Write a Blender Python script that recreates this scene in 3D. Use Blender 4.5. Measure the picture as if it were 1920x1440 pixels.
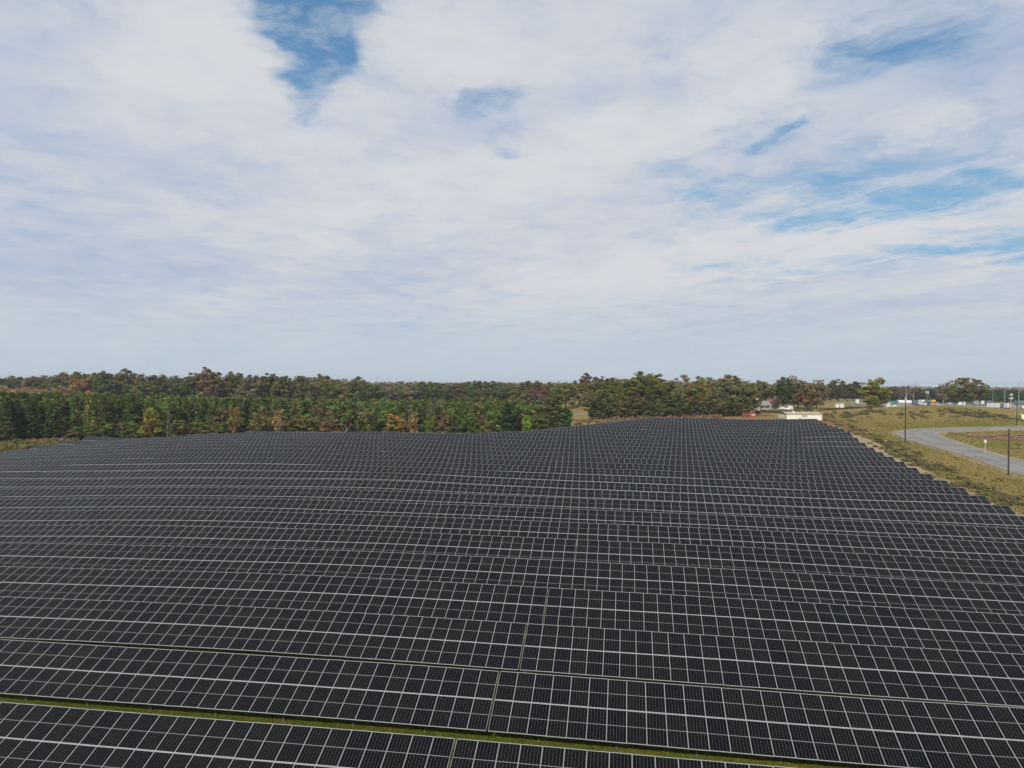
import bpy, math, random
import numpy as np
from mathutils import Matrix, Vector

for o in list(bpy.data.objects):
    bpy.data.objects.remove(o)
S = bpy.context.scene
COL = S.collection
R = math.radians

# ------------------------------------------------------------------ camera
CAM_Z = 21.5
cd = bpy.data.cameras.new('drone_camera')
cd.sensor_width = 36.0
cd.lens = 24.956
cd.clip_start = 0.5
cd.clip_end = 20000
cam = bpy.data.objects.new('drone_camera', cd)
COL.objects.link(cam)
cam.matrix_world = Matrix.Translation((0, 0, CAM_Z)) @ Matrix.Rotation(R(90) - 0.0005, 4, 'X') @ Matrix.Rotation(0.00616, 4, 'Z')
S.camera = cam

# ------------------------------------------------------------------ sky and clouds
SUN_EL, SUN_AZ = R(35), R(195)          # azimuth measured from +Y (camera heading) clockwise
W = bpy.data.worlds.new('World')
S.world = W
W.use_nodes = True


class NT:
    """small helper to write node trees as expressions"""
    def __init__(self, tree):
        self.t = tree
        tree.nodes.clear()

    def n(self, kind, **kw):
        nd = self.t.nodes.new(kind)
        for k, v in kw.items():
            setattr(nd, k, v)
        return nd

    def put(self, sock, val):
        if hasattr(val, 'links') or isinstance(val, bpy.types.NodeSocket):
            self.t.links.new(val, sock)
        elif val is not None:
            sock.default_value = val

    def m(self, op, a, b=None, c=None, clamp=False):
        nd = self.n('ShaderNodeMath', operation=op, use_clamp=clamp)
        for i, v in enumerate((a, b, c)):
            if v is not None:
                self.put(nd.inputs[i], v)
        return nd.outputs[0]

    def v(self, op, a, b=None, scale=None):
        nd = self.n('ShaderNodeVectorMath', operation=op)
        self.put(nd.inputs[0], a)
        if b is not None:
            self.put(nd.inputs[1], b)
        if scale is not None:
            self.put(nd.inputs['Scale'], scale)
        return nd.outputs['Value'] if op in ('DOT_PRODUCT', 'LENGTH', 'DISTANCE') else nd.outputs['Vector']

    def noise(self, vec, scale, detail=4, rough=0.5, color=False, dist=0.0):
        nd = self.n('ShaderNodeTexNoise')
        self.put(nd.inputs['Vector'], vec)
        nd.inputs['Scale'].default_value = scale
        nd.inputs['Detail'].default_value = detail
        nd.inputs['Roughness'].default_value = rough
        nd.inputs['Distortion'].default_value = dist
        return nd.outputs['Color' if color else 'Fac']

    def mix(self, f, a, b):
        nd = self.n('ShaderNodeMix', data_type='RGBA')
        self.put(nd.inputs[0], f)
        self.put(nd.inputs[6], a)
        self.put(nd.inputs[7], b)
        return nd.outputs[2]

    def smooth(self, x, lo, hi):
        nd = self.n('ShaderNodeMapRange', interpolation_type='SMOOTHSTEP')
        self.put(nd.inputs[0], x)
        nd.inputs[1].default_value = lo
        nd.inputs[2].default_value = hi
        return nd.outputs[0]


def c4(c):
    return (c[0], c[1], c[2], 1.0)


W.cycles.sampling_method = 'MANUAL'
W.cycles.sample_map_resolution = 512
w = NT(W.node_tree)
SKY_STRENGTH = 0.10
sky = w.n('ShaderNodeTexSky', sky_type='NISHITA')
sky.sun_disc = False
sky.sun_elevation = SUN_EL
sky.sun_rotation = SUN_AZ
sky.altitude = 100
sky.air_density = 1.0
sky.dust_density = 0.6
sky.ozone_density = 2.0
d = w.n('ShaderNodeTexCoord').outputs['Generated']
sx = w.n('ShaderNodeSeparateXYZ')
w.put(sx.inputs[0], d)
zc = w.m('ADD', w.m('MAXIMUM', sx.outputs[2], 0.0), 0.07)
cp = w.n('ShaderNodeCombineXYZ')
w.put(cp.inputs[0], w.m('DIVIDE', sx.outputs[0], zc))
w.put(cp.inputs[1], w.m('DIVIDE', sx.outputs[1], zc))
P0 = cp.outputs[0]                       # point of the cloud layer above, in layer heights
wob = w.v('SUBTRACT', w.noise(P0, 2.2, 4, 0.6, color=True), (0.5, 0.5, 0.5))
P1 = w.v('ADD', P0, w.v('SCALE', wob, scale=0.38))
# wind-drawn streaks: coordinates along and across the wind
al = w.v('DOT_PRODUCT', P1, (0.50 * 0.30, -0.866 * 0.30, 0))
ac = w.v('DOT_PRODUCT', P1, (0.866, 0.50, 0))
cs = w.n('ShaderNodeCombineXYZ')
w.put(cs.inputs[0], al)
w.put(cs.inputs[1], ac)
n_big = w.noise(P0, 0.55, 3, 0.5, dist=0.3)
n_mid = w.noise(cs.outputs[0], 1.3, 5, 0.55)
n_fine = w.noise(P1, 3.6, 7, 0.66)
cov = w.m('ADD', w.m('MULTIPLY', n_big, 0.60), w.m('ADD', w.m('MULTIPLY', n_mid, 0.80), w.m('MULTIPLY', n_fine, 1.05)))
cov = w.m('SUBTRACT', cov, 0.565)
# openings in the layer: centre, half length, half width, direction, depth
HOLES = [(-0.47, 1.645, 0.203, 0.098, (-0.116, 0.993), 0.66), (-0.546, 1.911, 0.257, 0.072, (-0.355, 0.935), 0.7),
         (-0.452, 1.792, 0.108, 0.046, (-0.415, 0.91), 0.32)]
# ragged openings broken up by wisps
RAGGED = [(-0.071, 2.068, 0.114, 0.099, (0.689, 0.725), 0.66), (-0.067, 2.551, 0.078, 0.051, (0.98, 0.197), 0.5),
         (0.957, 1.795, 0.2, 0.088, (0.887, 0.462), 0.48), (0.975, 1.879, 0.099, 0.035, (0.671, 0.742), 0.3),
         (0.898, 2.259, 0.086, 0.041, (0.313, -0.95), 0.75), (0.856, 2.464, 0.055, 0.035, (0.451, -0.892), 0.5),
         (0.759, 2.876, 0.157, 0.086, (0.62, 0.785), 0.55), (1.247, 2.798, 0.157, 0.055, (0.541, 0.841), 0.5),
         (1.772, 2.772, 0.25, 0.131, (0.712, -0.702), 0.8), (1.654, 2.543, 0.13, 0.057, (0.853, 0.522), 0.5),
         (1.526, 3.205, 0.244, 0.132, (0.604, -0.797), 0.95), (1.347, 3.384, 0.053, 0.088, (0.668, -0.744), 0.4),
         (2.117, 3.846, 0.479, 0.161, (0.56, -0.829), 1.3), (2.615, 3.64, 0.245, 0.182, (-0.05, -0.999), 1.2),
         (1.229, 4.116, 0.244, 0.123, (0.863, -0.505), 0.95), (0.055, 5.179, 0.298, 0.147, (0.978, -0.209), 0.7),
         (-2.255, 6.835, 1.976, 0.464, (0.991, -0.134), 0.2), (1.255, 2.725, 0.553, 0.61, (0.897, -0.443), 0.42),
         (0.963, 1.811, 0.331, 0.153, (0.816, 0.578), 0.22), (-0.626, 2.322, 0.077, 0.123, (0.71, 0.704), 0.12),
         (0.865, 2.975, 0.354, 0.273, (0.846, 0.532), 0.2)]
# thicker (bright) and thinner (grey-blue) parts of the layer, same form
SHADES = [(0.394, 2.288, 0.668, 0.286, (0.59, -0.807), 0.42), (1.397, 3.812, 1.243, 0.5, (0.634, -0.774), 0.5),
         (1.368, 2.189, 0.162, 0.186, (0.913, -0.408), 0.35), (-0.162, 1.833, 0.244, 0.263, (0.932, -0.363), 0.3),
         (-0.906, 1.871, 0.185, 0.354, (0.532, 0.846), 0.25), (-0.52, 3.36, 0.658, 0.705, (0.973, -0.23), 0.22),
         (1.126, 1.843, 0.407, 0.185, (0.863, 0.505), -0.5), (-0.018, 2.273, 0.192, 0.225, (0.568, 0.823), -0.35),
         (-1.142, 2.786, 0.31, 0.26, (0.162, 0.987), -0.38), (-1.169, 1.792, 0.07, 0.171, (0.343, 0.939), -0.3),
         (-2.114, 4.053, 0.492, 0.686, (0.644, 0.765), -0.35), (0.3, 2.072, 0.254, 0.098, (0.926, -0.378), -0.32),
         (1.211, 2.603, 0.463, 0.28, (0.995, 0.098), -0.2)]


def patches(lst, at_):
    tot = None
    for (hx, hyy, la, lb, dr, dep) in lst:
        q = w.v('SUBTRACT', at_, (hx, hyy, 0))
        a = w.v('DOT_PRODUCT', q, (dr[0] / la, dr[1] / la, 0))
        b = w.v('DOT_PRODUCT', q, (-dr[1] / lb, dr[0] / lb, 0))
        rr = w.m('ADD', w.m('MULTIPLY', a, a), w.m('MULTIPLY', b, b))
        g = w.m('MULTIPLY', w.m('POWER', 2.718, w.m('MULTIPLY', rr, -0.6)), dep)
        tot = g if tot is None else w.m('ADD', tot, g)
    return tot


wisp = w.smooth(w.noise(cs.outputs[0], 3.4, 7, 0.68, dist=0.4), 0.36, 0.66)
opening = w.m('ADD', w.m('MULTIPLY', patches(HOLES, P1), w.m('ADD', 0.92, w.m('MULTIPLY', wisp, 0.40))), w.m('MULTIPLY', patches(RAGGED, P1), w.m('ADD', 0.22, w.m('MULTIPLY', wisp, 0.62))))
alpha = w.smooth(w.m('SUBTRACT', cov, opening), -0.12, 0.60)
veil = w.smooth(w.noise(P1, 6.5, 6, 0.7), 0.40, 0.72)
alpha = w.m('ADD', alpha, w.m('MULTIPLY', w.m('SUBTRACT', 1.0, alpha), w.m('MULTIPLY', veil, 0.42)))
shade = w.m('ADD', w.m('MULTIPLY', w.noise(cs.outputs[0], 0.9, 5, 0.6), 0.8), w.m('MULTIPLY', n_fine, 0.55))
shade = w.smooth(w.m('ADD', shade, w.m('MULTIPLY', patches(SHADES, P1), 0.5)), 0.42, 0.90)
K = 1.0 / SKY_STRENGTH
cloud = w.mix(shade, (0.44 * K, 0.515 * K, 0.66 * K, 1), (0.67 * K, 0.69 * K, 0.72 * K, 1))
clear = w.mix(0.5, w.v('MULTIPLY', sky.outputs[0], (0.55, 0.82, 1.05)), (0.13 * K, 0.33 * K, 0.55 * K, 1))
clear = w.mix(w.m('MULTIPLY', w.smooth(sx.outputs[2], 0.46, 0.14), 0.75), clear, (0.27 * K, 0.49 * K, 0.68 * K, 1))
col = w.mix(alpha, clear, cloud)
lowhaze = w.smooth(sx.outputs[2], 0.15, 0.02)
col = w.mix(w.m('MULTIPLY', lowhaze, 0.82), col, (0.515 * K, 0.605 * K, 0.685 * K, 1))
bg = w.n('ShaderNodeBackground')
w.put(bg.inputs[0], col)
bg.inputs[1].default_value = SKY_STRENGTH
ow = w.n('ShaderNodeOutputWorld')
w.put(ow.inputs[0], bg.outputs[0])

# ------------------------------------------------------------------ sun and exposure
sl = bpy.data.lights.new('sun', 'SUN')
sl.energy = 3.6
sl.angle = R(1.5)
sl.color = (1.0, 0.95, 0.87)
sun = bpy.data.objects.new('sun', sl)
COL.objects.link(sun)
sdir = Vector((math.sin(SUN_AZ) * math.cos(SUN_EL), math.cos(SUN_AZ) * math.cos(SUN_EL), math.sin(SUN_EL)))
sun.rotation_euler = sdir.to_track_quat('Z', 'Y').to_euler()
S.view_settings.view_transform = 'Standard'
S.view_settings.look = 'None'
S.view_settings.exposure = 0.0
S.view_settings.gamma = 1.0
S.view_settings.use_curve_mapping = False
S.render.engine = 'CYCLES'
S.cycles.max_bounces = 6
S.cycles.diffuse_bounces = 3
S.cycles.glossy_bounces = 3
S.cycles.transparent_max_bounces = 6

# ------------------------------------------------------------------ helpers
rng = np.random.default_rng(7)


def mat(name, base, rough=0.7, metal=0.0, var=0.12, scale=3.0, spec=0.4, bump=0.0):
    m = bpy.data.materials.new(name)
    m.use_nodes = True
    t = NT(m.node_tree)
    co = t.n('ShaderNodeTexCoord').outputs['Object']
    nz = t.noise(co, scale, 4, 0.6)
    f = t.smooth(nz, 0.3, 0.7)
    lo = c4([x * (1 - var) for x in base])
    hi = c4([min(1, x * (1 + var)) for x in base])
    p = t.n('ShaderNodeBsdfPrincipled')
    t.put(p.inputs['Base Color'], t.mix(f, lo, hi))
    p.inputs['Roughness'].default_value = rough
    p.inputs['Metallic'].default_value = metal
    p.inputs['Specular IOR Level'].default_value = spec
    if bump:
        bn = t.n('ShaderNodeBump')
        bn.inputs['Strength'].default_value = bump
        t.put(bn.inputs['Height'], nz)
        t.put(p.inputs['Normal'], bn.outputs[0])
    o = t.n('ShaderNodeOutputMaterial')
    t.put(o.inputs[0], p.outputs[0])
    return m


def tag(o, label=None, cat=None, group=None, kind=None):
    if label:
        o['label'] = label
    if cat:
        o['category'] = cat
    if group:
        o['group'] = group
    if kind:
        o['kind'] = kind
    return o


def link(name, data, parent=None, loc=(0, 0, 0)):
    o = bpy.data.objects.new(name, data)
    COL.objects.link(o)
    o.location = loc
    if parent:
        o.parent = parent
    return o


def empty(name, loc, rz=0.0):
    o = link(name, None, None, loc)
    o.rotation_euler = (0, 0, rz)
    o.empty_display_size = 0.3
    return o


def np_mesh(name, V, F, mats, fm=None, smooth=False, tint=None, uv=None):
    """V (n,3) array; F list of equal-size faces array (m,k)"""
    me = bpy.data.meshes.new(name)
    V = np.asarray(V, np.float32)
    F = np.asarray(F, np.int32)
    k = F.shape[1]
    me.vertices.add(len(V))
    me.vertices.foreach_set('co', V.ravel())
    me.loops.add(F.size)
    me.loops.foreach_set('vertex_index', F.ravel())
    me.polygons.add(len(F))
    me.polygons.foreach_set('loop_start', np.arange(0, F.size, k, dtype=np.int32))
    me.polygons.foreach_set('loop_total', np.full(len(F), k, np.int32))
    if fm is not None:
        me.polygons.foreach_set('material_index', np.asarray(fm, np.int32))
    me.polygons.foreach_set('use_smooth', np.full(len(F), bool(smooth)))
    for m in mats:
        me.materials.append(m)
    if tint is not None:
        at = me.attributes.new('tint', 'FLOAT_COLOR', 'POINT')
        at.data.foreach_set('color', np.asarray(tint, np.float32).ravel())
    if uv is not None:
        ul = me.uv_layers.new(name='UVMap')
        ul.data.foreach_set('uv', np.asarray(uv, np.float32).ravel())
    me.update()
    return me


class MB:
    """collects boxes, tubes and prisms for one mesh"""
    def __init__(self):
        self.v, self.f, self.m = [], [], []

    def add(self, V, F, mi=0):
        b = len(self.v)
        self.v += [tuple(x) for x in V]
        for f in F:
            self.f.append([i + b for i in f])
            self.m.append(mi)
        return self

    def box(self, x0, x1, y0, y1, z0, z1, mi=0):
        V = [(x, y, z) for z in (z0, z1) for y in (y0, y1) for x in (x0, x1)]
        return self.add(V, [(0, 2, 3, 1), (4, 5, 7, 6), (0, 1, 5, 4), (2, 6, 7, 3), (0, 4, 6, 2), (1, 3, 7, 5)], mi)

    def prism(self, prof, x0, x1, mi=0, axis='x'):
        """profile [(a, z)...] extruded along axis"""
        n = len(prof)
        if axis == 'x':
            V = [(x0, a, z) for a, z in prof] + [(x1, a, z) for a, z in prof]
        else:
            V = [(a, x0, z) for a, z in prof] + [(a, x1, z) for a, z in prof]
        F = [tuple(range(n)), tuple(range(2 * n - 1, n - 1, -1))]
        F += [(i, i + n, (i + 1) % n + n, (i + 1) % n) for i in range(n)]
        return self.add(V, F, mi)

    def tube(self, p, q, r0, r1, n=6, mi=0, cap=True):
        p, q = Vector(p), Vector(q)
        ax = (q - p).normalized()
        up = Vector((0, 0, 1)) if abs(ax.z) < 0.9 else Vector((1, 0, 0))
        a = ax.cross(up).normalized()
        b = ax.cross(a)
        V = []
        for c, r in ((p, r0), (q, r1)):
            for i in range(n):
                t = 2 * math.pi * i / n
                V.append(c + a * math.cos(t) * r + b * math.sin(t) * r)
        F = [(i, (i + 1) % n, (i + 1) % n + n, i + n) for i in range(n)]
        if cap:
            F += [tuple(range(n - 1, -1, -1)), tuple(range(n, 2 * n))]
        return self.add(V, F, mi)

    def mesh(self, name, mats):
        me = bpy.data.meshes.new(name)
        me.from_pydata(self.v, [], self.f)
        for m in mats:
            me.materials.append(m)
        me.polygons.foreach_set('material_index', self.m)
        me.update()
        return me

    def build(self, name, mats, parent=None, loc=(0, 0, 0)):
        if not isinstance(mats, (list, tuple)):
            mats = [mats]
        return link(name, self.mesh(name, mats), parent, loc)


def copy_tree(o, parent=None):
    c = o.copy()
    COL.objects.link(c)
    c.parent = parent
    for ch in o.children:
        copy_tree(ch, c)
    return c


# ------------------------------------------------------------------ terrain
# surveyed spot heights (x, y, z) in metres, camera above the origin
SPOTS = np.array([
    -29.4, 42.02, -0.21, -35.82, 51.16, 0.16, -42.24, 60.29, 0.5, -48.66, 69.43, 0.65, -55.08, 78.57, 0.92, -61.5, 87.7, 0.99,
    -67.92, 96.84, 1.04, -74.34, 105.98, 1.16, -80.76, 115.11, 1.28, -87.18, 124.25, 1.47, -93.6, 133.39, 1.72, -100.02, 142.52, 1.72,
    -106.43, 151.66, 1.57, -112.85, 160.79, 1.44, -119.27, 169.93, 1.15, -125.68, 179.07, 0.85, -132.1, 188.2, 0.57, -26.78, 49.72, 0.23,
    -31.59, 58.6, 0.74, -36.39, 67.48, 0.94, -41.2, 76.36, 1.26, -46, 85.24, 1.61, -50.81, 94.11, 1.79, -55.61, 102.99, 1.95,
    -60.42, 111.87, 2.16, -65.22, 120.75, 2.27, -70.03, 129.63, 2.44, -74.83, 138.51, 2.6, -79.63, 147.39, 2.78, -84.44, 156.27, 2.93,
    -89.24, 165.15, 2.82, -94.04, 174.03, 2.69, -98.85, 182.91, 2.6, -103.65, 191.79, 2.49, -108.45, 200.67, 2.27, -113.25, 209.54, 2.06,
    -14.16, 39.59, -0.12, -17.27, 48.2, 0.35, -20.38, 56.81, 0.88, -23.49, 65.42, 1.26, -26.59, 74.03, 1.59, -29.7, 82.64, 1.92,
    -32.81, 91.25, 2.27, -35.91, 99.86, 2.5, -39.02, 108.47, 2.68, -42.12, 117.08, 2.93, -45.23, 125.68, 3.11, -48.34, 134.29, 3.39,
    -51.44, 142.9, 3.69, -54.55, 151.51, 3.87, -57.65, 160.12, 3.93, -60.76, 168.73, 4.02, -63.86, 177.34, 3.99, -66.97, 185.95, 4.02,
    -70.07, 194.56, 3.99, -73.18, 203.16, 3.91, -76.28, 211.77, 3.8, -79.38, 220.38, 3.55, -85.59, 237.6, 2.16, -6.81, 38.42, -0.05,
    -8.32, 46.78, 0.42, -9.83, 55.13, 0.89, -11.34, 63.49, 1.37, -12.85, 71.84, 1.74, -14.36, 80.2, 2.15, -15.87, 88.55, 2.34,
    -17.37, 96.91, 2.54, -18.88, 105.26, 2.84, -20.39, 113.62, 3.26, -21.9, 121.97, 3.47, -23.41, 130.32, 3.56, -24.91, 138.68, 3.67,
    -26.42, 147.03, 3.7, -27.93, 155.39, 3.81, -29.44, 163.74, 4.18, -30.94, 172.1, 4.41, -32.45, 180.45, 4.7, -33.96, 188.81, 4.81,
    -35.47, 197.16, 4.9, -36.97, 205.51, 4.74, -39.98, 222.22, 3.24, -42.98, 238.93, 1.43, 0.11, 45.44, 0.43, 0.11, 53.55, 0.84,
    0.11, 61.67, 1.35, 0.11, 69.78, 1.72, 0.1, 77.9, 2.09, 0.1, 86.01, 2.36, 0.1, 94.12, 2.56, 0.1, 102.24, 2.73,
    0.1, 110.35, 2.92, 0.1, 118.47, 3.02, 0.1, 126.58, 3.19, 0.1, 134.7, 3.38, 0.09, 142.81, 3.51, 0.09, 150.93, 3.56,
    0.09, 159.04, 3.69, 0.09, 167.16, 3.79, 0.09, 175.27, 4.06, 0.09, 183.38, 4.38, 0.09, 191.5, 4.72, 0.09, 199.61, 5.02,
    0.09, 207.73, 4.85, 0.09, 215.84, 4.09, 0.1, 232.07, 2.37, 6.66, 36.28, -0.06, 8.08, 44.17, 0.39, 9.5, 52.06, 0.81,
    10.92, 59.94, 1.28, 12.34, 67.83, 1.66, 13.76, 75.72, 2.06, 15.18, 83.61, 2.29, 16.6, 91.5, 2.46, 18.02, 99.39, 2.63,
    19.44, 107.27, 2.69, 20.87, 115.16, 2.77, 22.29, 123.05, 2.93, 23.71, 130.94, 3.13, 25.13, 138.83, 3.3, 26.55, 146.71, 3.53,
    27.97, 154.6, 3.56, 29.39, 162.49, 3.74, 30.82, 170.38, 3.87, 32.24, 178.27, 4.11, 33.66, 186.15, 4.36, 35.08, 194.04, 4.81,
    36.5, 201.93, 5.07, 37.92, 209.82, 5.57, 39.34, 217.71, 6.12, 40.76, 225.6, 6.55, 42.18, 233.49, 6.88, 43.6, 241.37, 6.96,
    45.02, 249.26, 6.91, 18.38, 50.64, 0.79, 21.14, 58.32, 1.21, 23.91, 65.99, 1.58, 26.67, 73.67, 1.97, 29.44, 81.34, 2.19,
    32.2, 89.01, 2.35, 34.97, 96.69, 2.46, 37.74, 104.36, 2.48, 40.51, 112.03, 2.54, 43.27, 119.71, 2.67, 46.04, 127.38, 2.78,
    48.81, 135.06, 2.95, 51.57, 142.73, 3.19, 54.34, 150.4, 3.34, 57.1, 158.08, 3.57, 59.87, 165.75, 3.78, 62.64, 173.43, 4.02,
    65.4, 181.1, 4.39, 68.17, 188.78, 4.77, 70.93, 196.45, 5.06, 73.7, 204.12, 5.23, 76.47, 211.8, 5.38, 79.23, 219.47, 5.66,
    82, 227.15, 6.09, 84.76, 234.82, 6.57, 87.53, 242.49, 7.12, 21.14, 42.09, 0.35, 24.9, 49.6, 0.77, 28.65, 57.12, 1.17,
    32.4, 64.64, 1.47, 36.16, 72.16, 1.8, 39.91, 79.67, 2.06, 43.67, 87.19, 2.21, 47.42, 94.71, 2.36, 51.18, 102.22, 2.37,
    54.93, 109.74, 2.44, 58.69, 117.25, 2.51, 62.44, 124.77, 2.61, 66.2, 132.29, 2.77, 69.95, 139.8, 3, 73.7, 147.32, 3.27,
    77.46, 154.84, 3.54, 81.21, 162.35, 3.81, 84.97, 169.87, 4.19, 88.72, 177.39, 4.74, 28.68, 40.89, 0.43, 33.78, 48.19, 0.78,
    38.88, 55.49, 1.11, 43.99, 62.79, 1.37, 49.09, 70.1, 1.63, 54.19, 77.4, 1.91, 59.29, 84.7, 2.02, 64.39, 92, 2.22,
    69.49, 99.31, 2.22, 16.11, 213.29, 5.6, 16.71, 221.31, 5.51, 17.32, 229.33, 4.94, 18.53, 245.36, 3.38, 25.54, 211.79, 5.59,
    26.5, 219.75, 5.98, 27.45, 227.71, 6.2, 28.41, 235.68, 5.93, 30.33, 251.6, 4.57, 89.94, 185.31, 5.27, 87.98, 177.51, 4.6,
    86.15, 169.68, 4.15, 84.37, 161.85, 3.74, 82.46, 154.04, 3.56, 80.57, 146.23, 3.3, 78.81, 138.39, 2.96, 76.83, 130.59, 2.72,
    74.92, 122.79, 2.61, 73.21, 114.94, 2.46, 71.26, 107.14, 2.37, 69.56, 99.29, 2.24, 91.85, 193.12, 6.28, 93.82, 200.92, 6.82,
    95.59, 208.75, 6.87, 97.39, 216.58, 6.75, 99.21, 224.4, 6.89, 101.26, 232.19, 7.13, 103.21, 240, 7.6, 108.54, 155, 2.06,
    110.85, 200, 5.41, 118.02, 218, 6.56, 139.54, 232, 7.26, 173.19, 240, 7.66, 140.19, 252, 7.85, 168.59, 252, 8.4,
    184.73, 256, 8.86, 151.44, 292, 11.76, 175.75, 296, 12.87, 193.54, 296, 12.76, 191.19, 275, 9.94, 134.07, 290, 9.98,
    237.49, 400, 10.45, 234.11, 350, 10.41, 251.2, 350, 10.78, 202.03, 420, 10.55, 153.35, 340, 9.76, 207.43, 460, 11.15,
    126.3, 350, 9.22, 95.29, 264, 9.06, 121.79, 300, 9.26, 52.38, 290, 7.52, 83.59, 285, 8.17, 30.6, 290, 6.08,
    32.49, 345, 6.63, 44.22, 470, 8.83, 122.36, 182, 4.11, 143.86, 215, 6.13, 86.68, 120, 1.69, -145.54, 203, 2.2,
    -137.19, 215, 3.1, 289.2, 520, 8.57, 367.33, 520, 9.83, -150, 300, 3, 0, 300, 2, -220, 450, 3,
    0, 460, 4, -320, 300, 3, -230, 150, 3, -45, 250, 1.5, -90, 0, -1, 90, 0, -1,
    0, -40, -2, -300, 0, 0, 300, 0, 0, 300, 200, 3, 320, 330, 9, -500, 700, 5,
    500, 700, 9, 0, 700, 7, -600, 300, 4, 600, 300, 6, 0, -300, -2, -400, -300, -1,
    400, -300, -1, 200, 600, 10, -200, 600, 5,
]).reshape(-1, 3)


def _tps(C, lam):
    P = C[:, :2] / 100.0
    n = len(P)
    dd = np.linalg.norm(P[:, None] - P[None], axis=2)
    Km = np.where(dd > 0, dd * dd * np.log(dd + 1e-12), 0)
    Km[np.arange(n), np.arange(n)] += lam
    Q = np.hstack([np.ones((n, 1)), P])
    M = np.zeros((n + 3, n + 3))
    M[:n, :n] = Km
    M[:n, n:] = Q
    M[n:, :n] = Q.T
    return np.linalg.solve(M, np.concatenate([C[:, 2], np.zeros(3)]))


_WT = _tps(SPOTS, 0.003)


def gz(X, Y):
    """ground height"""
    X = np.atleast_1d(np.asarray(X, float)).ravel()
    Y = np.atleast_1d(np.asarray(Y, float)).ravel()
    out = np.empty(len(X))
    for i in range(0, len(X), 4000):
        x, y = X[i:i + 4000], Y[i:i + 4000]
        q = np.stack([x, y], 1) / 100.0
        dd = np.linalg.norm(q[:, None] - SPOTS[None, :, :2] / 100.0, axis=2)
        z = (dd * dd * np.log(dd + 1e-12)) @ _WT[:-3] + _WT[-3] + q @ _WT[-2:]
        rr = np.hypot(x, y - 200)
        ww = np.clip((rr - 420) / 300, 0, 1)
        ww = ww * ww * (3 - 2 * ww)
        out[i:i + 4000] = z * (1 - ww) + 6 * ww
    return out


def g1(x, y):
    return float(gz(x, y)[0])


# layout of the solar field: row n runs at distance D0 + n * PITCH, turned by ROT
ROT, PITCH, D0, TILT, TOP = R(9.046), 8.0135, 36.875, R(23.5), 2.63
CA, SA = math.cos(ROT), math.sin(ROT)
NROWS = 28


def row_end(n):
    return 53.1 + 0.617 * (n - 9)


def sd_to_xy(s, dd):
    return s * CA + dd * SA, dd * CA - s * SA


def vnoise(x, y, sc, seed=0):
    """smooth value noise 0..1"""
    x = np.asarray(x) / sc
    y = np.asarray(y) / sc
    xi, yi = np.floor(x).astype(int), np.floor(y).astype(int)
    fx, fy = x - xi, y - yi
    fx, fy = fx * fx * (3 - 2 * fx), fy * fy * (3 - 2 * fy)

    def h(a, b):
        v = np.sin(a * 127.1 + b * 311.7 + seed * 74.7) * 43758.5453
        return v - np.floor(v)
    return (h(xi, yi) * (1 - fx) + h(xi + 1, yi) * fx) * (1 - fy) + (h(xi, yi + 1) * (1 - fx) + h(xi + 1, yi + 1) * fx) * fy


def axis_steps(parts, far):
    a = []
    for lo, hi, st in parts:
        a += list(np.arange(lo, hi - 1e-6, st))
    a.append(parts[-1][1])
    lo, hi = a[0], a[-1]
    g = [1.0]
    step = 8.0
    pre, post = [], []
    x = hi
    while x < far:
        step *= 1.25
        x += step
        post.append(x)
    step = 8.0
    x = lo
    while x > -far:
        step *= 1.25
        x -= step
        pre.append(x)
    return np.array(pre[::-1] + a + post)


gx = axis_steps([(-330, 40, 6), (40, 200, 1.6), (200, 400, 6)], 9000)
gy = axis_steps([(-40, 90, 6), (90, 320, 2.5), (320, 640, 8)], 9000)
GX, GY = np.meshgrid(gx, gy)
vx, vy = GX.ravel(), GY.ravel()
gzv = gz(vx, vy)
gs = vx * CA - vy * SA
gd = vx * SA + vy * CA
gn = (gd - D0) / PITCH
rel = gs - row_end(gn)                       # metres right of the row ends
inarr = ((rel < 1.0) & (gn < 28) & (gs > -170)).astype(float)
ROAD_OUT = [(109, 40), (110.5, 100), (111.8, 155), (113.0, 168), (114.2, 180), (114.7, 193), (115.2, 206), (117.2, 216), (121.5, 224.5), (126.8, 229.8), (134, 234), (143.4, 238), (152.5, 240.8), (163, 242.2), (175.4, 243), (215, 244), (280, 246)]
ROAD_IN = [(121, 40), (122.3, 100), (123.4, 155), (124.0, 171), (125.0, 182), (126.6, 192), (128.0, 203), (129.2, 211), (130.8, 218), (134.0, 223), (139.0, 227.0), (146, 230.3), (154, 232.8), (163, 235), (172, 236.6), (215, 238), (280, 240)]


def resample(P, n):
    P = np.array(P, float)
    for _ in range(2):                       # corner cutting
        Q = np.empty((2 * len(P) - 2, 2))
        Q[0::2] = 0.75 * P[:-1] + 0.25 * P[1:]
        Q[1::2] = 0.25 * P[:-1] + 0.75 * P[1:]
        P = np.vstack([P[:1], Q, P[-1:]])
    t = np.concatenate([[0], np.cumsum(np.linalg.norm(np.diff(P, axis=0), axis=1))])
    u = np.linspace(0, t[-1], n)
    return np.stack([np.interp(u, t, P[:, 0]), np.interp(u, t, P[:, 1])], 1)


ro, ri = resample(ROAD_OUT, 110), resample(ROAD_IN, 110)
rc = (ro + ri) / 2


def dist_to(P, x, y):
    out = np.full(len(x), 1e9)
    for a in P:
        out = np.minimum(out, np.hypot(x - a[0], y - a[1]))
    return out


near = (vx > 30) & (vx < 300) & (vy > 20) & (vy < 330)
droad = np.full(len(vx), 1e9)
droad[near] = dist_to(np.vstack([rc, ro, ri]), vx[near], vy[near])
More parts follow.
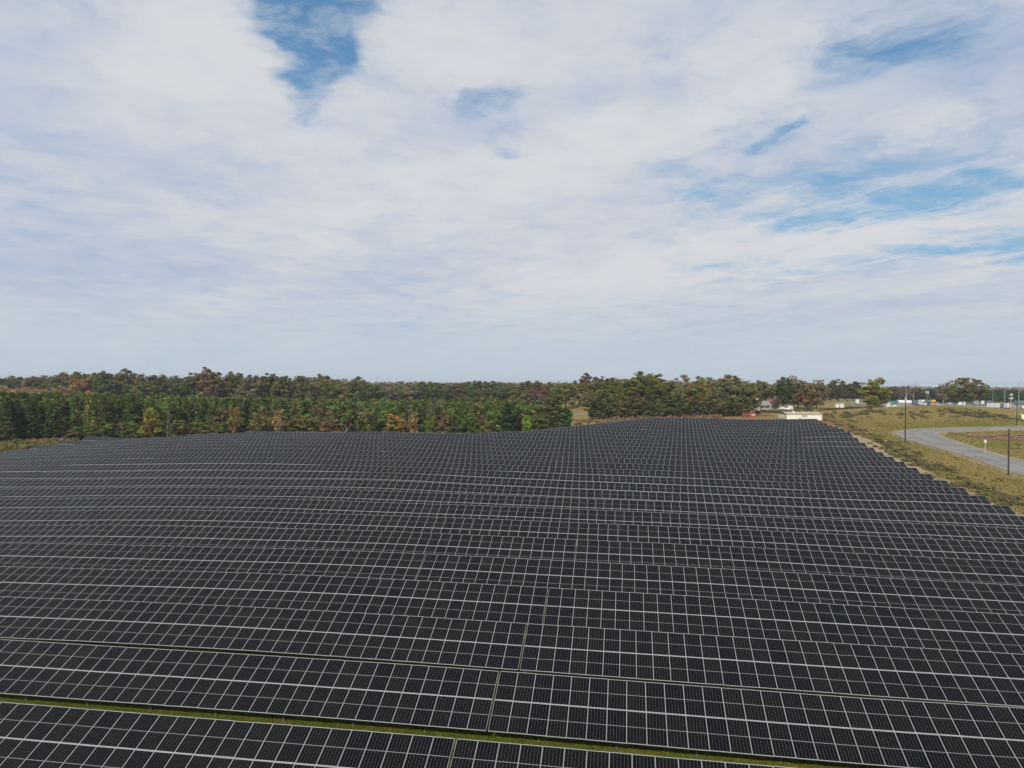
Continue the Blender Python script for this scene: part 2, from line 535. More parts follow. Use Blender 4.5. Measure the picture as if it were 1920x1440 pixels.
# the road bed is cut flat into the ground
bed = near & (droad < 7)
gzv = gzv - np.where(droad < 3.0, 0.12, 0) * bed
dry = 0.62 + 0.45 * vnoise(vx, vy, 23, 1) + 0.25 * vnoise(vx, vy, 7, 2) - 0.15
dry = np.where(inarr > 0, 0.12 + 0.2 * vnoise(vx, vy, 9, 3), dry)
verge = np.clip(1 - np.abs(droad - 4) / 5.0, 0, 1)
dry = np.where(rel > 1, dry - 0.35 * np.clip(1 - droad / 26, 0, 1) * vnoise(vx, vy, 15, 4), dry)
dirt = (0.9 * np.exp(-((rel - 4.8) / 2.5) ** 2) + 0.3 * (np.abs(np.abs(rel - 4.6) - 0.9) < 0.5)) * np.clip((gd - 90) / 60, 0.4, 1) * (gn < 27.5)
dirt = np.maximum(dirt, 0.55 * np.exp(-((droad - 1.5) / 1.1) ** 2) * near)
forest = np.zeros(len(vx))
edge_x = np.array([-400, -150, -137, -117, -83, -42, 0, 12, 30, 60, 900])
edge_y = np.array([196, 203, 214, 219, 229, 238, 246, 262, 330, 400, 430])
forest = np.clip((vy - np.interp(vx, edge_x, edge_y)) / 6, 0, 1) * (vx < 14)
forest = np.where((vx > 44) & (vx < 110) & (vy > 290) & (vy < 330), 0.7, forest)
clay = np.exp(-(((vx - 114) / 5.5) ** 2 + ((vy - 250) / 10) ** 2)) + 0.9 * np.exp(-(((vx - 110.5) / 3.5) ** 2 + ((vy - 232) / 12) ** 2))
clay += 0.9 * np.exp(-(((vx - 150) / 12) ** 2 + ((vy - 217) / 9) ** 2)) * (droad > 7)
clay += 0.8 * ((vx > 60) & (vx < 112) & (vy > 258) & (vy < 276)) * vnoise(vx, vy, 6, 8)
clay += 0.7 * np.exp(-((vx - 35) ** 2 / 900 + (vy - 262) ** 2 / 350))
clay = np.clip(clay * (0.55 + 0.9 * vnoise(vx, vy, 5, 6)), 0, 1)
nx_, ny_ = len(gx), len(gy)
idx = np.arange(nx_ * ny_).reshape(ny_, nx_)
GF = np.stack([idx[:-1, :-1], idx[:-1, 1:], idx[1:, 1:], idx[1:, :-1]], -1).reshape(-1, 4)

mg = bpy.data.materials.new('ground_cover')
mg.use_nodes = True
t = NT(mg.node_tree)
at = t.n('ShaderNodeAttribute', attribute_name='tint')
sep = t.n('ShaderNodeSeparateColor')
t.put(sep.inputs[0], at.outputs['Color'])
pos = t.n('ShaderNodeNewGeometry').outputs['Position']
nA = t.noise(pos, 0.35, 6, 0.65)
nB = t.noise(pos, 2.3, 6, 0.7)
nC = t.noise(pos, 0.06, 4, 0.6)
dr_ = t.m('ADD', sep.outputs[0], t.m('MULTIPLY', t.m('SUBTRACT', nA, 0.5), 1.5))
green = t.mix(t.smooth(nB, 0.3, 0.7), (0.070, 0.085, 0.010, 1), (0.15, 0.155, 0.022, 1))
tan_ = t.mix(t.smooth(nB, 0.3, 0.7), (0.17, 0.125, 0.040, 1), (0.31, 0.235, 0.080, 1))
base = t.mix(t.smooth(dr_, 0.15, 0.85), green, tan_)
base = t.mix(t.smooth(t.m('ADD', nA, t.m('MULTIPLY', nC, 0.5)), 0.92, 1.10), base, (0.10, 0.075, 0.04, 1))
soil = t.mix(nB, (0.26, 0.20, 0.11, 1), (0.39, 0.315, 0.195, 1))
base = t.mix(t.smooth(t.m('ADD', sep.outputs[1], t.m('MULTIPLY', t.m('SUBTRACT', nB, 0.5), 0.5)), 0.15, 0.7), base, soil)
litter = t.mix(nB, (0.05, 0.035, 0.018, 1), (0.15, 0.095, 0.05, 1))
base = t.mix(sep.outputs[2], base, litter)
clayc = t.mix(nB, (0.16, 0.075, 0.04, 1), (0.34, 0.16, 0.08, 1))
base = t.mix(t.smooth(t.m('ADD', at.outputs['Alpha'], t.m('MULTIPLY', t.m('SUBTRACT', nA, 0.5), 0.8)), 0.25, 0.7), base, clayc)
p = t.n('ShaderNodeBsdfPrincipled')
t.put(p.inputs['Base Color'], base)
p.inputs['Roughness'].default_value = 0.95
p.inputs['Specular IOR Level'].default_value = 0.1
bn = t.n('ShaderNodeBump')
bn.inputs['Strength'].default_value = 0.9
bn.inputs['Distance'].default_value = 0.35
t.put(bn.inputs['Height'], t.m('ADD', nA, t.m('MULTIPLY', nB, 0.5)))
t.put(p.inputs['Normal'], bn.outputs[0])
t.put(t.n('ShaderNodeOutputMaterial').inputs[0], p.outputs[0])
me = np_mesh('ground', np.stack([vx, vy, gzv], 1), GF, [mg], smooth=True, tint=np.stack([np.clip(dry, 0, 1), np.clip(dirt, 0, 1), np.clip(forest, 0, 1), clay], 1))
ground = tag(link('ground', me), 'rolling grassland under and around the solar field', None, None, 'structure')

# ------------------------------------------------------------------ road
asph = bpy.data.materials.new('worn_asphalt')
asph.use_nodes = True
t = NT(asph.node_tree)
pos = t.n('ShaderNodeNewGeometry').outputs['Position']
at = t.n('ShaderNodeAttribute', attribute_name='tint')
base = t.mix(t.smooth(t.noise(pos, 0.16, 4, 0.6), 0.35, 0.65), (0.215, 0.204, 0.186, 1), (0.285, 0.270, 0.246, 1))
base = t.mix(t.m('MULTIPLY', t.smooth(t.noise(pos, 3.0, 4, 0.7), 0.4, 0.7), 0.35), base, (0.15, 0.145, 0.14, 1))
vor = t.n('ShaderNodeTexVoronoi', feature='DISTANCE_TO_EDGE')
t.put(vor.inputs['Vector'], pos)
vor.inputs['Scale'].default_value = 0.16
base = t.mix(t.m('MULTIPLY', t.smooth(vor.outputs['Distance'], 0.02, 0.0), 0.6), base, (0.07, 0.068, 0.065, 1))
sepr = t.n('ShaderNodeSeparateColor')
t.put(sepr.inputs[0], at.outputs['Color'])
base = t.mix(t.m('MULTIPLY', sepr.outputs[0], 0.35), base, (0.13, 0.127, 0.122, 1))
edgef = t.smooth(t.m('ADD', sepr.outputs[1], t.m('MULTIPLY', t.m('SUBTRACT', t.noise(pos, 0.9, 5, 0.7), 0.5), 1.2)), 0.55, 0.8)
base = t.mix(edgef, base, (0.30, 0.25, 0.16, 1))
p = t.n('ShaderNodeBsdfPrincipled')
t.put(p.inputs['Base Color'], base)
p.inputs['Roughness'].default_value = 0.92
p.inputs['Specular IOR Level'].default_value = 0.2
t.put(t.n('ShaderNodeOutputMaterial').inputs[0], p.outputs[0])
rv, rf = [], []
NA_ = 13
rt = []
for i in range(110):
    for j in range(NA_):
        k = j / (NA_ - 1)
        q = ro[i] * (1 - k) + ri[i] * k
        if j in (0, NA_ - 1):
            q = q + rng.normal(0, 0.14, 2)
        rv.append((q[0], q[1], 0))
        rt.append((1.0 if j in (2, 4, 8, 10) else 0.0, 1.0 if j in (0, NA_ - 1) else 0.0, 0, 1))
rv = np.array(rv)
rv[:, 2] = gz(rv[:, 0], rv[:, 1]) + 0.10
for i in range(109):
    for j in range(NA_ - 1):
        a = i * NA_ + j
        rf.append((a, a + 1, a + NA_ + 1, a + NA_))
# edges turned down into the verge
skirt = []
b0 = len(rv)
ev = []
for i in range(110):
    ev.append(rv[i * NA_] - np.array([0, 0, 0.35]))
    ev.append(rv[i * NA_ + NA_ - 1] - np.array([0, 0, 0.35]))
for i in range(109):
    rf.append((i * NA_, (i + 1) * NA_, b0 + 2 * (i + 1), b0 + 2 * i))
    rf.append((i * NA_ + NA_ - 1, b0 + 2 * i + 1, b0 + 2 * (i + 1) + 1, (i + 1) * NA_ + NA_ - 1))
rv = np.vstack([rv, np.array(ev)])
rt += [(0, 1, 0, 1)] * len(ev)
tag(link('road', np_mesh('road', rv, rf, [asph], smooth=False, tint=rt)), 'grey curving asphalt road beside the solar field', None, None, 'structure')


def sheet(name, poly_xy, m, dz, label, nx=24, ny=12):
    """draped quad sheet from four corners"""
    P = np.array(poly_xy, float)
    V, F = [], []
    for j in range(ny + 1):
        for i in range(nx + 1):
            u, v_ = i / nx, j / ny
            q = (P[0] * (1 - u) + P[1] * u) * (1 - v_) + (P[3] * (1 - u) + P[2] * u) * v_
            V.append((q[0], q[1], 0))
    V = np.array(V)
    V[:, 2] = gz(V[:, 0], V[:, 1]) + dz
    for j in range(ny):
        for i in range(nx):
            a = j * (nx + 1) + i
            F.append((a, a + 1, a + nx + 2, a + nx + 1))
    return tag(link(name, np_mesh(name, V, F, [m])), label, None, None, 'structure')


lotm = mat('pale_lot', (0.25, 0.23, 0.20), 0.9, 0, 0.2, 0.12, 0.2)
sheet('parking_lot', [(205, 346), (330, 338), (430, 480), (205, 470)], lotm, 0.10, 'pale paved truck lot beyond the grass bank')
sheet('gravel_pad', [(27, 338), (39, 340), (37, 352), (28, 350)], lotm, 0.12, 'pale gravel clearing behind the trees', 8, 6)

# ------------------------------------------------------------------ solar field
mpv = bpy.data.materials.new('solar_cells')
mpv.use_nodes = True
t = NT(mpv.node_tree)
uvn = t.n('ShaderNodeUVMap', uv_map='UVMap')
su = t.n('ShaderNodeSeparateXYZ')
t.put(su.inputs[0], uvn.outputs[0])
fu = t.m('FRACT', su.outputs[0])
fv = t.m('FRACT', su.outputs[1])
idn = t.n('ShaderNodeTexWhiteNoise', noise_dimensions='4D')
fl = t.n('ShaderNodeCombineXYZ')
t.put(fl.inputs[0], t.m('FLOOR', su.outputs[0]))
t.put(fl.inputs[1], t.m('FLOOR', su.outputs[1]))
t.put(idn.inputs['Vector'], fl.outputs[0])
t.put(idn.inputs['W'], t.n('ShaderNodeObjectInfo').outputs['Random'])


def gridline(c, n, wd):
    """1 near the gaps between n cells"""
    a = t.m('FRACT', t.m('MULTIPLY', c, float(n)))
    b = t.m('ABSOLUTE', t.m('SUBTRACT', a, 0.5))
    return t.m('GREATER_THAN', b, 0.5 - wd)


col_gap = gridline(t.m('ADD', t.m('MULTIPLY', t.m('SUBTRACT', fu, 0.5), 1.018), 0.5), 6, 0.012)
row_gap = gridline(fv, 24, 0.016)
mid_gap = t.m('LESS_THAN', t.m('ABSOLUTE', t.m('SUBTRACT', fv, 0.5)), 0.0055)
rim = t.m('GREATER_THAN', t.m('MAXIMUM', t.m('ABSOLUTE', t.m('SUBTRACT', fu, 0.5)), t.m('MULTIPLY', t.m('ABSOLUTE', t.m('SUBTRACT', fv, 0.5)), 0.998)), 0.492)
bus = gridline(fu, 60, 0.05)
cell = t.mix(idn.outputs['Value'], (0.0020, 0.0026, 0.0044, 1), (0.0052, 0.0053, 0.0052, 1))
cell = t.mix(t.m('MULTIPLY', bus, 0.02), cell, (0.16, 0.16, 0.17, 1))
linec = t.m('MAXIMUM', t.m('MAXIMUM', t.m('MULTIPLY', col_gap, 0.75), t.m('MULTIPLY', row_gap, 0.12)), t.m('MAXIMUM', mid_gap, t.m('MULTIPLY', rim, 0.5)))
colr = t.mix(linec, cell, (0.30, 0.31, 0.31, 1))
p = t.n('ShaderNodeBsdfPrincipled')
t.put(p.inputs['Base Color'], colr)
p.inputs['Roughness'].default_value = 0.12
p.inputs['IOR'].default_value = 1.15
t.put(t.n('ShaderNodeOutputMaterial').inputs[0], p.outputs[0])
malu = mat('anodised_frame', (0.46, 0.465, 0.46), 0.42, 0.35, 0.05, 1.0)
mback = mat('panel_back', (0.06, 0.06, 0.065), 0.7, 0, 0.05, 1.0)
msteel = mat('galvanised_steel', (0.17, 0.17, 0.165), 0.6, 0.4, 0.12, 2.0)

MW, ML, CP, TP = 1.134, 2.278, 1.146, 2.302      # module size, column pitch, tier pitch
LX, LY, TH = 0.0115, 0.027, 0.035
hx, hy_ = MW / 2, ML / 2
MV = np.array([(-hx, -hy_, -TH), (hx, -hy_, -TH), (hx, hy_, -TH), (-hx, hy_, -TH),
               (-hx, -hy_, 0), (hx, -hy_, 0), (hx, hy_, 0), (-hx, hy_, 0),
               (-hx + LX, -hy_ + LY, 0), (hx - LX, -hy_ + LY, 0), (hx - LX, hy_ - LY, 0), (-hx + LX, hy_ - LY, 0),
               (-hx + LX, -hy_ + LY, -0.004), (hx - LX, -hy_ + LY, -0.004), (hx - LX, hy_ - LY, -0.004), (-hx + LX, hy_ - LY, -0.004)])
MF = np.array([(0, 1, 5, 4), (1, 2, 6, 5), (2, 3, 7, 6), (3, 0, 4, 7), (4, 5, 9, 8), (5, 6, 10, 9), (6, 7, 11, 10), (7, 4, 8, 11),
               (8, 9, 13, 12), (9, 10, 14, 13), (10, 11, 15, 14), (11, 8, 12, 15), (12, 13, 14, 15), (0, 3, 2, 1)])
MM = np.array([1] * 12 + [0, 2])
MUV = np.full((14, 4, 2), 0.5)
MUV[12] = [(0.001, 0.001), (0.999, 0.001), (0.999, 0.999), (0.001, 0.999)]
module = np_mesh('panel', MV, MF, [mpv, malu, mback], MM, uv=MUV)
post_me = MB().box(-0.05, 0.05, -0.04, 0.04, 0, 1).mesh('post', [msteel])

GAPS = {0: -8.77, 1: -7.83, 2: -7.14, 3: -6.4, 4: -19.58, 5: -5.02, 6: -18.07, 7: -17.36, 8: -16.68, 9: -16.03, 10: -15.4, 11: -14.69}
LEFT = {16: -161.8, 17: -160.6, 18: -159.9, 19: -158.5, 20: -131.2, 21: -116.6, 22: -44, 23: -42, 24: -33, 25: -29, 26: -22, 27: -19}
ORD = ['front', 'second', 'third', 'fourth', 'fifth', 'sixth', 'seventh', 'eighth', 'ninth', 'tenth', 'eleventh', 'twelfth', 'thirteenth', 'fourteenth',
       'fifteenth', 'sixteenth', 'seventeenth', 'eighteenth', 'nineteenth', 'twentieth', 'twenty-first', 'twenty-second', 'twenty-third', 'twenty-fourth',
       'twenty-fifth', 'twenty-sixth', 'twenty-seventh', 'backmost']
LAST_SINGLE = 11                                  # rows up to here carry every panel as its own part


def view_s(n, u):
    Y = (D0 + n * PITCH) / (CA + u * SA)
    return u * Y * CA - Y * SA


def frames(n, sc):
    """top-edge points and axes for column centres sc of row n"""
    dd = D0 + n * PITCH
    X, Y = sd_to_xy(sc, dd)
    z = gz(X, Y) + TOP
    Xa, Ya = sd_to_xy(sc + 3, dd)
    Xb, Yb = sd_to_xy(sc - 3, dd)
    sl_ = (gz(Xa, Ya) - gz(Xb, Yb)) / 6.0
    ex = np.stack([np.full(len(sc), CA), np.full(len(sc), -SA), sl_], 1)
    ex /= np.linalg.norm(ex, axis=1)[:, None]
    e0 = np.array([SA * math.cos(TILT), CA * math.cos(TILT), math.sin(TILT)])
    ey = e0[None] - (ex @ e0)[:, None] * ex
    ey /= np.linalg.norm(ey, axis=1)[:, None]
    ez = np.cross(ex, ey)
    return np.stack([X, Y, z], 1), ex, ey, ez


npanel = 0
for n in range(NROWS):
    sR = row_end(n)
    g0 = GAPS.get(n, sR - 60 * CP - 0.15)
    cuts = [sR, g0] + [g0 - 55.3 * k for k in range(1, 5)]
    lo = max(view_s(n, -0.725) - 7, LEFT.get(n, -1e9))
    hi = view_s(n, 0.725) + 12
    tables = []
    for k in range(len(cuts) - 1):
        a, b = cuts[k + 1] + 0.06, cuts[k] - (0 if k == 0 else 0.06)
        nc = max(1, round((b - a) / CP))
        pc = (b - a) / nc
        cen = a + (np.arange(nc) + 0.5) * pc
        keep = (cen > lo) & (cen < hi)
        if keep.any():
            tables.append(cen[keep])
    nt = len(tables)
    where = {1: ['only table'], 2: ['table right of its gap', 'table left of its gap'],
             3: ['rightmost table', 'middle table', 'leftmost table'],
             4: ['rightmost table', 'second table from the right', 'third table from the right', 'leftmost table'],
             5: ['rightmost table', 'second table from the right', 'middle table', 'fourth table from the right', 'leftmost table']}[nt]
    for ti, cen in enumerate(tables):
        top, ex, ey, ez = frames(n, cen)
        mid = len(cen) // 2
        base = top[mid] - np.array([0, 0, TOP]) - np.array([SA, CA, 0]) * 2.1
        root = empty('solar_table', base)
        rn = ORD[n] + ' row' if n in (0, 27) else ORD[n] + ' row from the front'
        tag(root, 'tilted table of black solar panels, %s, %s' % (rn, where[ti]), 'solar table', 'solar panel tables in parallel rows')
        if n <= LAST_SINGLE:
            # light handling tolerances keep the panels from lying in one perfect plane
            for tier in (1, 0):
                off = hy_ + (1 - tier) * TP
                cc = top - ey * off - base
                jit = rng.normal(0, 0.005, (len(cen), 2))
                for i in range(len(cen)):
                    exi = ex[i] + ez[i] * jit[i, 0]
                    eyi = ey[i] + ez[i] * jit[i, 1]
                    ezi = np.cross(exi, eyi)
                    o = bpy.data.objects.new('panel', module)
                    COL.objects.link(o)
                    o.parent = root
                    o.matrix_basis = Matrix(((exi[0], eyi[0], ezi[0], cc[i, 0]), (exi[1], eyi[1], ezi[1], cc[i, 1]), (exi[2], eyi[2], ezi[2], cc[i, 2]), (0, 0, 0, 1)))
                    npanel += 1
        else:
            for tier in (1, 0):
                off = hy_ + (1 - tier) * TP
                cc = top - ey * off - base
                jit = rng.normal(0, 0.005, (len(cen), 2))
                exi = ex + ez * jit[:, :1]
                eyi = ey + ez * jit[:, 1:]
                V = cc[:, None] + MV[None, :, 0, None] * exi[:, None] + MV[None, :, 1, None] * eyi[:, None] + MV[None, :, 2, None] * ez[:, None]
                F = (MF[None] + (np.arange(len(cen)) * 16)[:, None, None]).reshape(-1, 4)
                U = np.tile(MUV[None], (len(cen), 1, 1, 1))
                U[..., 0] += np.arange(len(cen))[:, None, None]
                U[..., 1] += n * 2 + tier
                o = link('upper_panels' if tier else 'lower_panels', np_mesh('panels', V.reshape(-1, 3), F, [mpv, malu, mback], np.tile(MM, len(cen)), uv=U.reshape(-1, 2)), root)
                o['kind'] = 'stuff'
        # purlins follow the table, rafters carry them
        mb = MB()
        step = 8
        ks = list(range(0, len(cen), step))
        if ks[-1] != len(cen) - 1:
            ks.append(len(cen) - 1)
        for off in (0.55, 1.75, 2.85, 4.05):
            pts = [top[k] - ey[k] * off - ez[k] * 0.10 - base + ex[k] * (-0.5 * CP if k == 0 else (0.5 * CP if k == len(cen) - 1 else 0)) for k in ks]
            for a, b in zip(pts[:-1], pts[1:]):
                mb.tube(a, b, 0.045, 0.045, 4, 0, False)
        pk = list(range(2, len(cen), 4))
        for k in pk:
            mb.tube(top[k] - ey[k] * 0.3 - ez[k] * 0.20 - base, top[k] - ey[k] * 4.3 - ez[k] * 0.20 - base, 0.06, 0.06, 4)
        if len(mb.v):
            mb.build('support_frame', msteel, root)
        if n <= 3:
            for k in pk:
                for off in (1.3, 3.4):
                    hd = top[k] - ey[k] * off - ez[k] * 0.26
                    gzz = g1(hd[0], hd[1]) - 0.3
                    o = link('post', post_me, root, (hd[0] - base[0], hd[1] - base[1], gzz - base[2]))
                    o.rotation_euler = (0, 0, -ROT)
                    o.scale = (1, 1, hd[2] - gzz)
print('panels', npanel)

# ------------------------------------------------------------------ vegetation
mleaf = bpy.data.materials.new('foliage')
mleaf.use_nodes = True
t = NT(mleaf.node_tree)
oi = t.n('ShaderNodeObjectInfo')
at = t.n('ShaderNodeAttribute', attribute_name='tint')
colr = t.v('MULTIPLY', oi.outputs['Color'], at.outputs['Color'])
df = t.n('ShaderNodeBsdfDiffuse')
t.put(df.inputs[0], colr)
tr = t.n('ShaderNodeBsdfTranslucent')
t.put(tr.inputs[0], t.v('MULTIPLY', colr, (1.15, 1.1, 0.6)))
ms = t.n('ShaderNodeMixShader')
ms.inputs[0].default_value = 0.32
t.put(ms.inputs[1], df.outputs[0])
t.put(ms.inputs[2], tr.outputs[0])
t.put(t.n('ShaderNodeOutputMaterial').inputs[0], ms.outputs[0])
mbark = mat('bark', (0.10, 0.08, 0.06), 0.95, 0, 0.3, 4.0, 0.1)
mpale = mat('pale_bark', (0.30, 0.27, 0.235), 0.95, 0, 0.25, 4.0, 0.1)
mtwig = mat('twigs', (0.17, 0.135, 0.115), 0.95, 0, 0.3, 2.0, 0.1)


def leaves(rg, cen, rad, per, size, flat=0.35, tintv=0.28, elong=1.0):
    """random leaf-clump quads around cluster centres"""
    cen = np.asarray(cen, float)
    rad = np.asarray(rad, float)
    m = len(cen)
    tot = m * per
    dirs = rg.normal(size=(tot, 3))
    dirs /= np.linalg.norm(dirs, axis=1)[:, None] + 1e-9
    rr = rg.random(tot) ** 0.45
    ci = np.repeat(np.arange(m), per)
    pos = cen[ci] + dirs * (rr * rad[ci])[:, None] * np.array([1, 1, 1 - flat])
    nrm = dirs * 0.7 + rg.normal(size=(tot, 3)) * 0.6 + np.array([0, 0, 0.45])
    nrm /= np.linalg.norm(nrm, axis=1)[:, None]
    a = np.cross(nrm, rg.normal(size=(tot, 3)))
    a /= np.linalg.norm(a, axis=1)[:, None] + 1e-9
    b = np.cross(nrm, a)
    s1 = size * (0.55 + 0.9 * rg.random(tot)) * 0.5
    s2 = s1 * (0.45 + 0.5 * rg.random(tot)) / elong
    a = a * s1[:, None]
    b = b * s2[:, None]
    V = np.stack([pos - a, pos - b * 0.9 + a * 0.1, pos + a, pos + b], 1).reshape(-1, 3)
    F = np.arange(tot * 4).reshape(-1, 4)
    ct = 1 + rg.normal(0, tintv, (m, 1)) + rg.normal(0, tintv * 0.5, (m, 3))
    lt = ct[ci] * (1 + rg.normal(0, 0.18, (tot, 1)))
    T = np.ones((tot, 4))
    T[:, :3] = np.clip(lt, 0.25, 2.2)
    return V, F, np.repeat(T, 4, axis=0)


def limb_tree(rg, H, spread, base=0.3, nl=9, r=0.26, wob=0.06):
    """trunk with limbs; returns builder and limb tips"""
    mb = MB()
    p0 = Vector((0, 0, -0.4))
    pts = [p0]
    for k in range(1, 6):
        pts.append(Vector((rg.normal(0, wob * H * 0.25), rg.normal(0, wob * H * 0.25), H * 0.72 * k / 5)))
    for k in range(5):
        mb.tube(pts[k], pts[k + 1], r * (1 - 0.17 * k), r * (1 - 0.17 * (k + 1)), 6, 0, False)
    tips = [pts[-1]]
    for i in range(nl):
        h = base + (0.68 - base) * (i / max(1, nl - 1))
        k = min(4, int(h / 0.72 * 5))
        fr = h / 0.72 * 5 - k
        st = pts[k].lerp(pts[k + 1], fr)
        az = i * 2.4 + rg.normal(0, 0.4)
        ln = spread * (0.75 + 0.4 * rg.random()) * (1.0 if h < 0.55 else 0.75)
        tip = st + Vector((math.cos(az) * ln, math.sin(az) * ln, H * (0.12 + 0.2 * rg.random())))
        md = st.lerp(tip, 0.5) + Vector((0, 0, -0.03 * H))
        rr = r * (0.5 - 0.25 * h)
        mb.tube(st, md, rr, rr * 0.7, 5, 0, False)
        mb.tube(md, tip, rr * 0.7, rr * 0.25, 5, 0, False)
        tips.append(tip)
        for j in range(2):
            a2 = az + (0.7 if j else -0.7) + rg.normal(0, 0.2)
            t2 = md + Vector((math.cos(a2) * ln * 0.5, math.sin(a2) * ln * 0.5, H * (0.08 + 0.12 * rg.random())))
            mb.tube(md, t2, rr * 0.5, rr * 0.15, 4, 0, False)
            tips.append(t2)
    return mb, tips


def hardwood(seed, H, spread, base=0.28, ncl=46, per=52, leaf=0.62, top=1.0, clump=(0.9, 1.9), nl=9, pale=False):
    rg = np.random.default_rng(seed)
    mb, tips = limb_tree(rg, H, spread * 0.72, base, nl, 0.022 * H)
    cen, rad = [], []
    for tp in tips:
        cen.append(tuple(tp))
        rad.append(rg.uniform(*clump) * 0.8)
    while len(cen) < ncl:
        v = rg.normal(size=3)
        v /= np.linalg.norm(v)
        q = rg.random() ** 0.40
        zz = base + (1 - base) * 0.5
        c = np.array([v[0] * spread * q, v[1] * spread * q, H * (zz + v[2] * q * (1 - base) * 0.5 * top)])
        # crowns taper below and break up at the rim
        lim = spread * (0.45 + 0.75 * math.sin(math.pi * min(1, max(0.02, (c[2] / H - base + 0.12) / (1.12 - base)))))
        if math.hypot(c[0], c[1]) > lim:
            continue
        cen.append(tuple(c))
        rad.append(rg.uniform(*clump))
    V, F, T = leaves(rg, cen, rad, per, leaf)
    return mb.mesh('trunk', [mpale if pale else mbark]), np_mesh('crown', V, F, [mleaf], tint=T)


def pine(seed, H, spread, nw=17, nb=9, per=12, leaf=0.66):
    rg = np.random.default_rng(seed)
    mb = MB()
    mb.tube((0, 0, -0.4), (0, 0, H * 0.5), 0.014 * H, 0.010 * H, 6, 0, False)
    mb.tube((0, 0, H * 0.5), (rg.normal(0, 0.1), rg.normal(0, 0.1), H * 0.98), 0.010 * H, 0.002 * H, 6, 0, False)
    cen, rad = [], []
    for k in range(nw):
        h = 0.10 + 0.88 * (k + rg.random() * 0.7) / nw
        R_ = spread * (1 - h) ** 0.62 * (0.8 + 0.35 * rg.random())
        for j in range(nb):
            az = j * 2 * math.pi / nb + rg.random() * 1.2
            ln = R_ * (0.55 + 0.6 * rg.random())
            st = Vector((0, 0, h * H))
            tip = Vector((math.cos(az) * ln, math.sin(az) * ln, h * H + ln * (0.18 + 0.25 * rg.random())))
            if j % 2 == 0:
                mb.tube(st, tip, 0.03, 0.012, 3, 0, False)
            for q in (0.45, 0.75, 1.0):
                c = st.lerp(tip, q)
                cen.append(tuple(c))
                rad.append(0.28 + 0.42 * rg.random())
    cen.append((0, 0, H * 0.99))
    rad.append(0.35)
    V, F, T = leaves(rg, cen, rad, per, leaf, 0.2, 0.25, 1.9)
    return mb.mesh('trunk', [mbark]), np_mesh('crown', V, F, [mleaf], tint=T)


def bare(seed, H, spread, depth=5, m=None, fine=True):
    """leafless tree: trunk mesh and a crown of twigs"""
    rg = np.random.default_rng(seed)
    tb, cb = MB(), MB()

    def grow(p, dirv, ln, r, lev):
        q = p + dirv * ln
        (tb if lev < 2 else cb).tube(p, q, r, r * 0.68, 5 if lev < 2 else 3, 0, False)
        if lev >= depth:
            return
        kk = 3 if lev < 4 else 2
        for i in range(kk):
            dv = (dirv + Vector((rg.normal(0, 0.42), rg.normal(0, 0.42), rg.normal(0.12, 0.25)))).normalized()
            grow(p + dirv * ln * rg.uniform(0.6, 1.0), dv, ln * rg.uniform(0.6, 0.85), r * 0.58, lev + 1)
    grow(Vector((0, 0, -0.4)), Vector((rg.normal(0, 0.04), rg.normal(0, 0.04), 1)).normalized(), H * 0.34, 0.017 * H, 0)
    return tb.mesh('trunk', [m or mpale]), cb.mesh('crown', [m or mtwig])


def shrub(seed, H, spread, ncl=16, per=46, leaf=0.42):
    rg = np.random.default_rng(seed)
    mb = MB()
    cen, rad = [], []
    for i in range(ncl):
        az = rg.random() * 6.28
        q = rg.random() ** 0.5
        h = H * (0.25 + 0.7 * rg.random() * (1 - 0.5 * q))
        c = (math.cos(az) * spread * q, math.sin(az) * spread * q, h)
        mb.tube((math.cos(az) * 0.15, math.sin(az) * 0.15, -0.2), c, 0.05, 0.015, 4, 0, False)
        cen.append(c)
        rad.append(0.35 + 0.5 * rg.random() * spread / 2.0)
    V, F, T = leaves(rg, cen, rad, per, leaf)
    return mb.mesh('stems', [mtwig]), np_mesh('crown', V, F, [mleaf], tint=T)


PINE = [pine(10 + i, 13.5, 2.5 + 0.25 * i) for i in range(4)]
HARD = [hardwood(30, 15, 4.6, 0.10, 110, 95, 0.50, 1, (0.7, 1.6)), hardwood(31, 15, 5.2, 0.08, 120, 95, 0.50, 1, (0.7, 1.7)), hardwood(32, 16, 4.0, 0.10, 100, 95, 0.50, 1, (0.7, 1.5)),
        hardwood(33, 14, 5.6, 0.08, 125, 95, 0.50, 1, (0.7, 1.7)), hardwood(34, 17, 3.6, 0.06, 105, 95, 0.48, 1, (0.7, 1.4)), hardwood(38, 15, 4.8, 0.14, 100, 70, 0.48, 1, (0.7, 1.5), pale=True)]
OAK = [hardwood(50, 18, 7.2, 0.08, 190, 105, 0.52, 1.0, (0.7, 1.9), 12), hardwood(51, 17, 6.4, 0.07, 170, 105, 0.52, 1.0, (0.7, 1.8), 11), hardwood(52, 19, 6.0, 0.09, 165, 100, 0.52, 1.0, (0.7, 1.8), 11)]
DOME = hardwood(55, 15, 9.6, 0.16, 230, 90, 0.52, 0.95, (0.7, 1.7), 14)
LOOSE = [hardwood(60, 16, 5.2, 0.14, 110, 46, 0.46, 1, (0.7, 1.6), pale=True), hardwood(61, 17, 4.6, 0.14, 100, 44, 0.46, 1, (0.7, 1.6), pale=True)]
COLUMN = [hardwood(65, 9, 2.0, 0.12, 50, 70, 0.34, 1.0, (0.4, 0.9), 6), hardwood(66, 8, 1.7, 0.12, 44, 70, 0.34, 1.0, (0.4, 0.8), 6)]
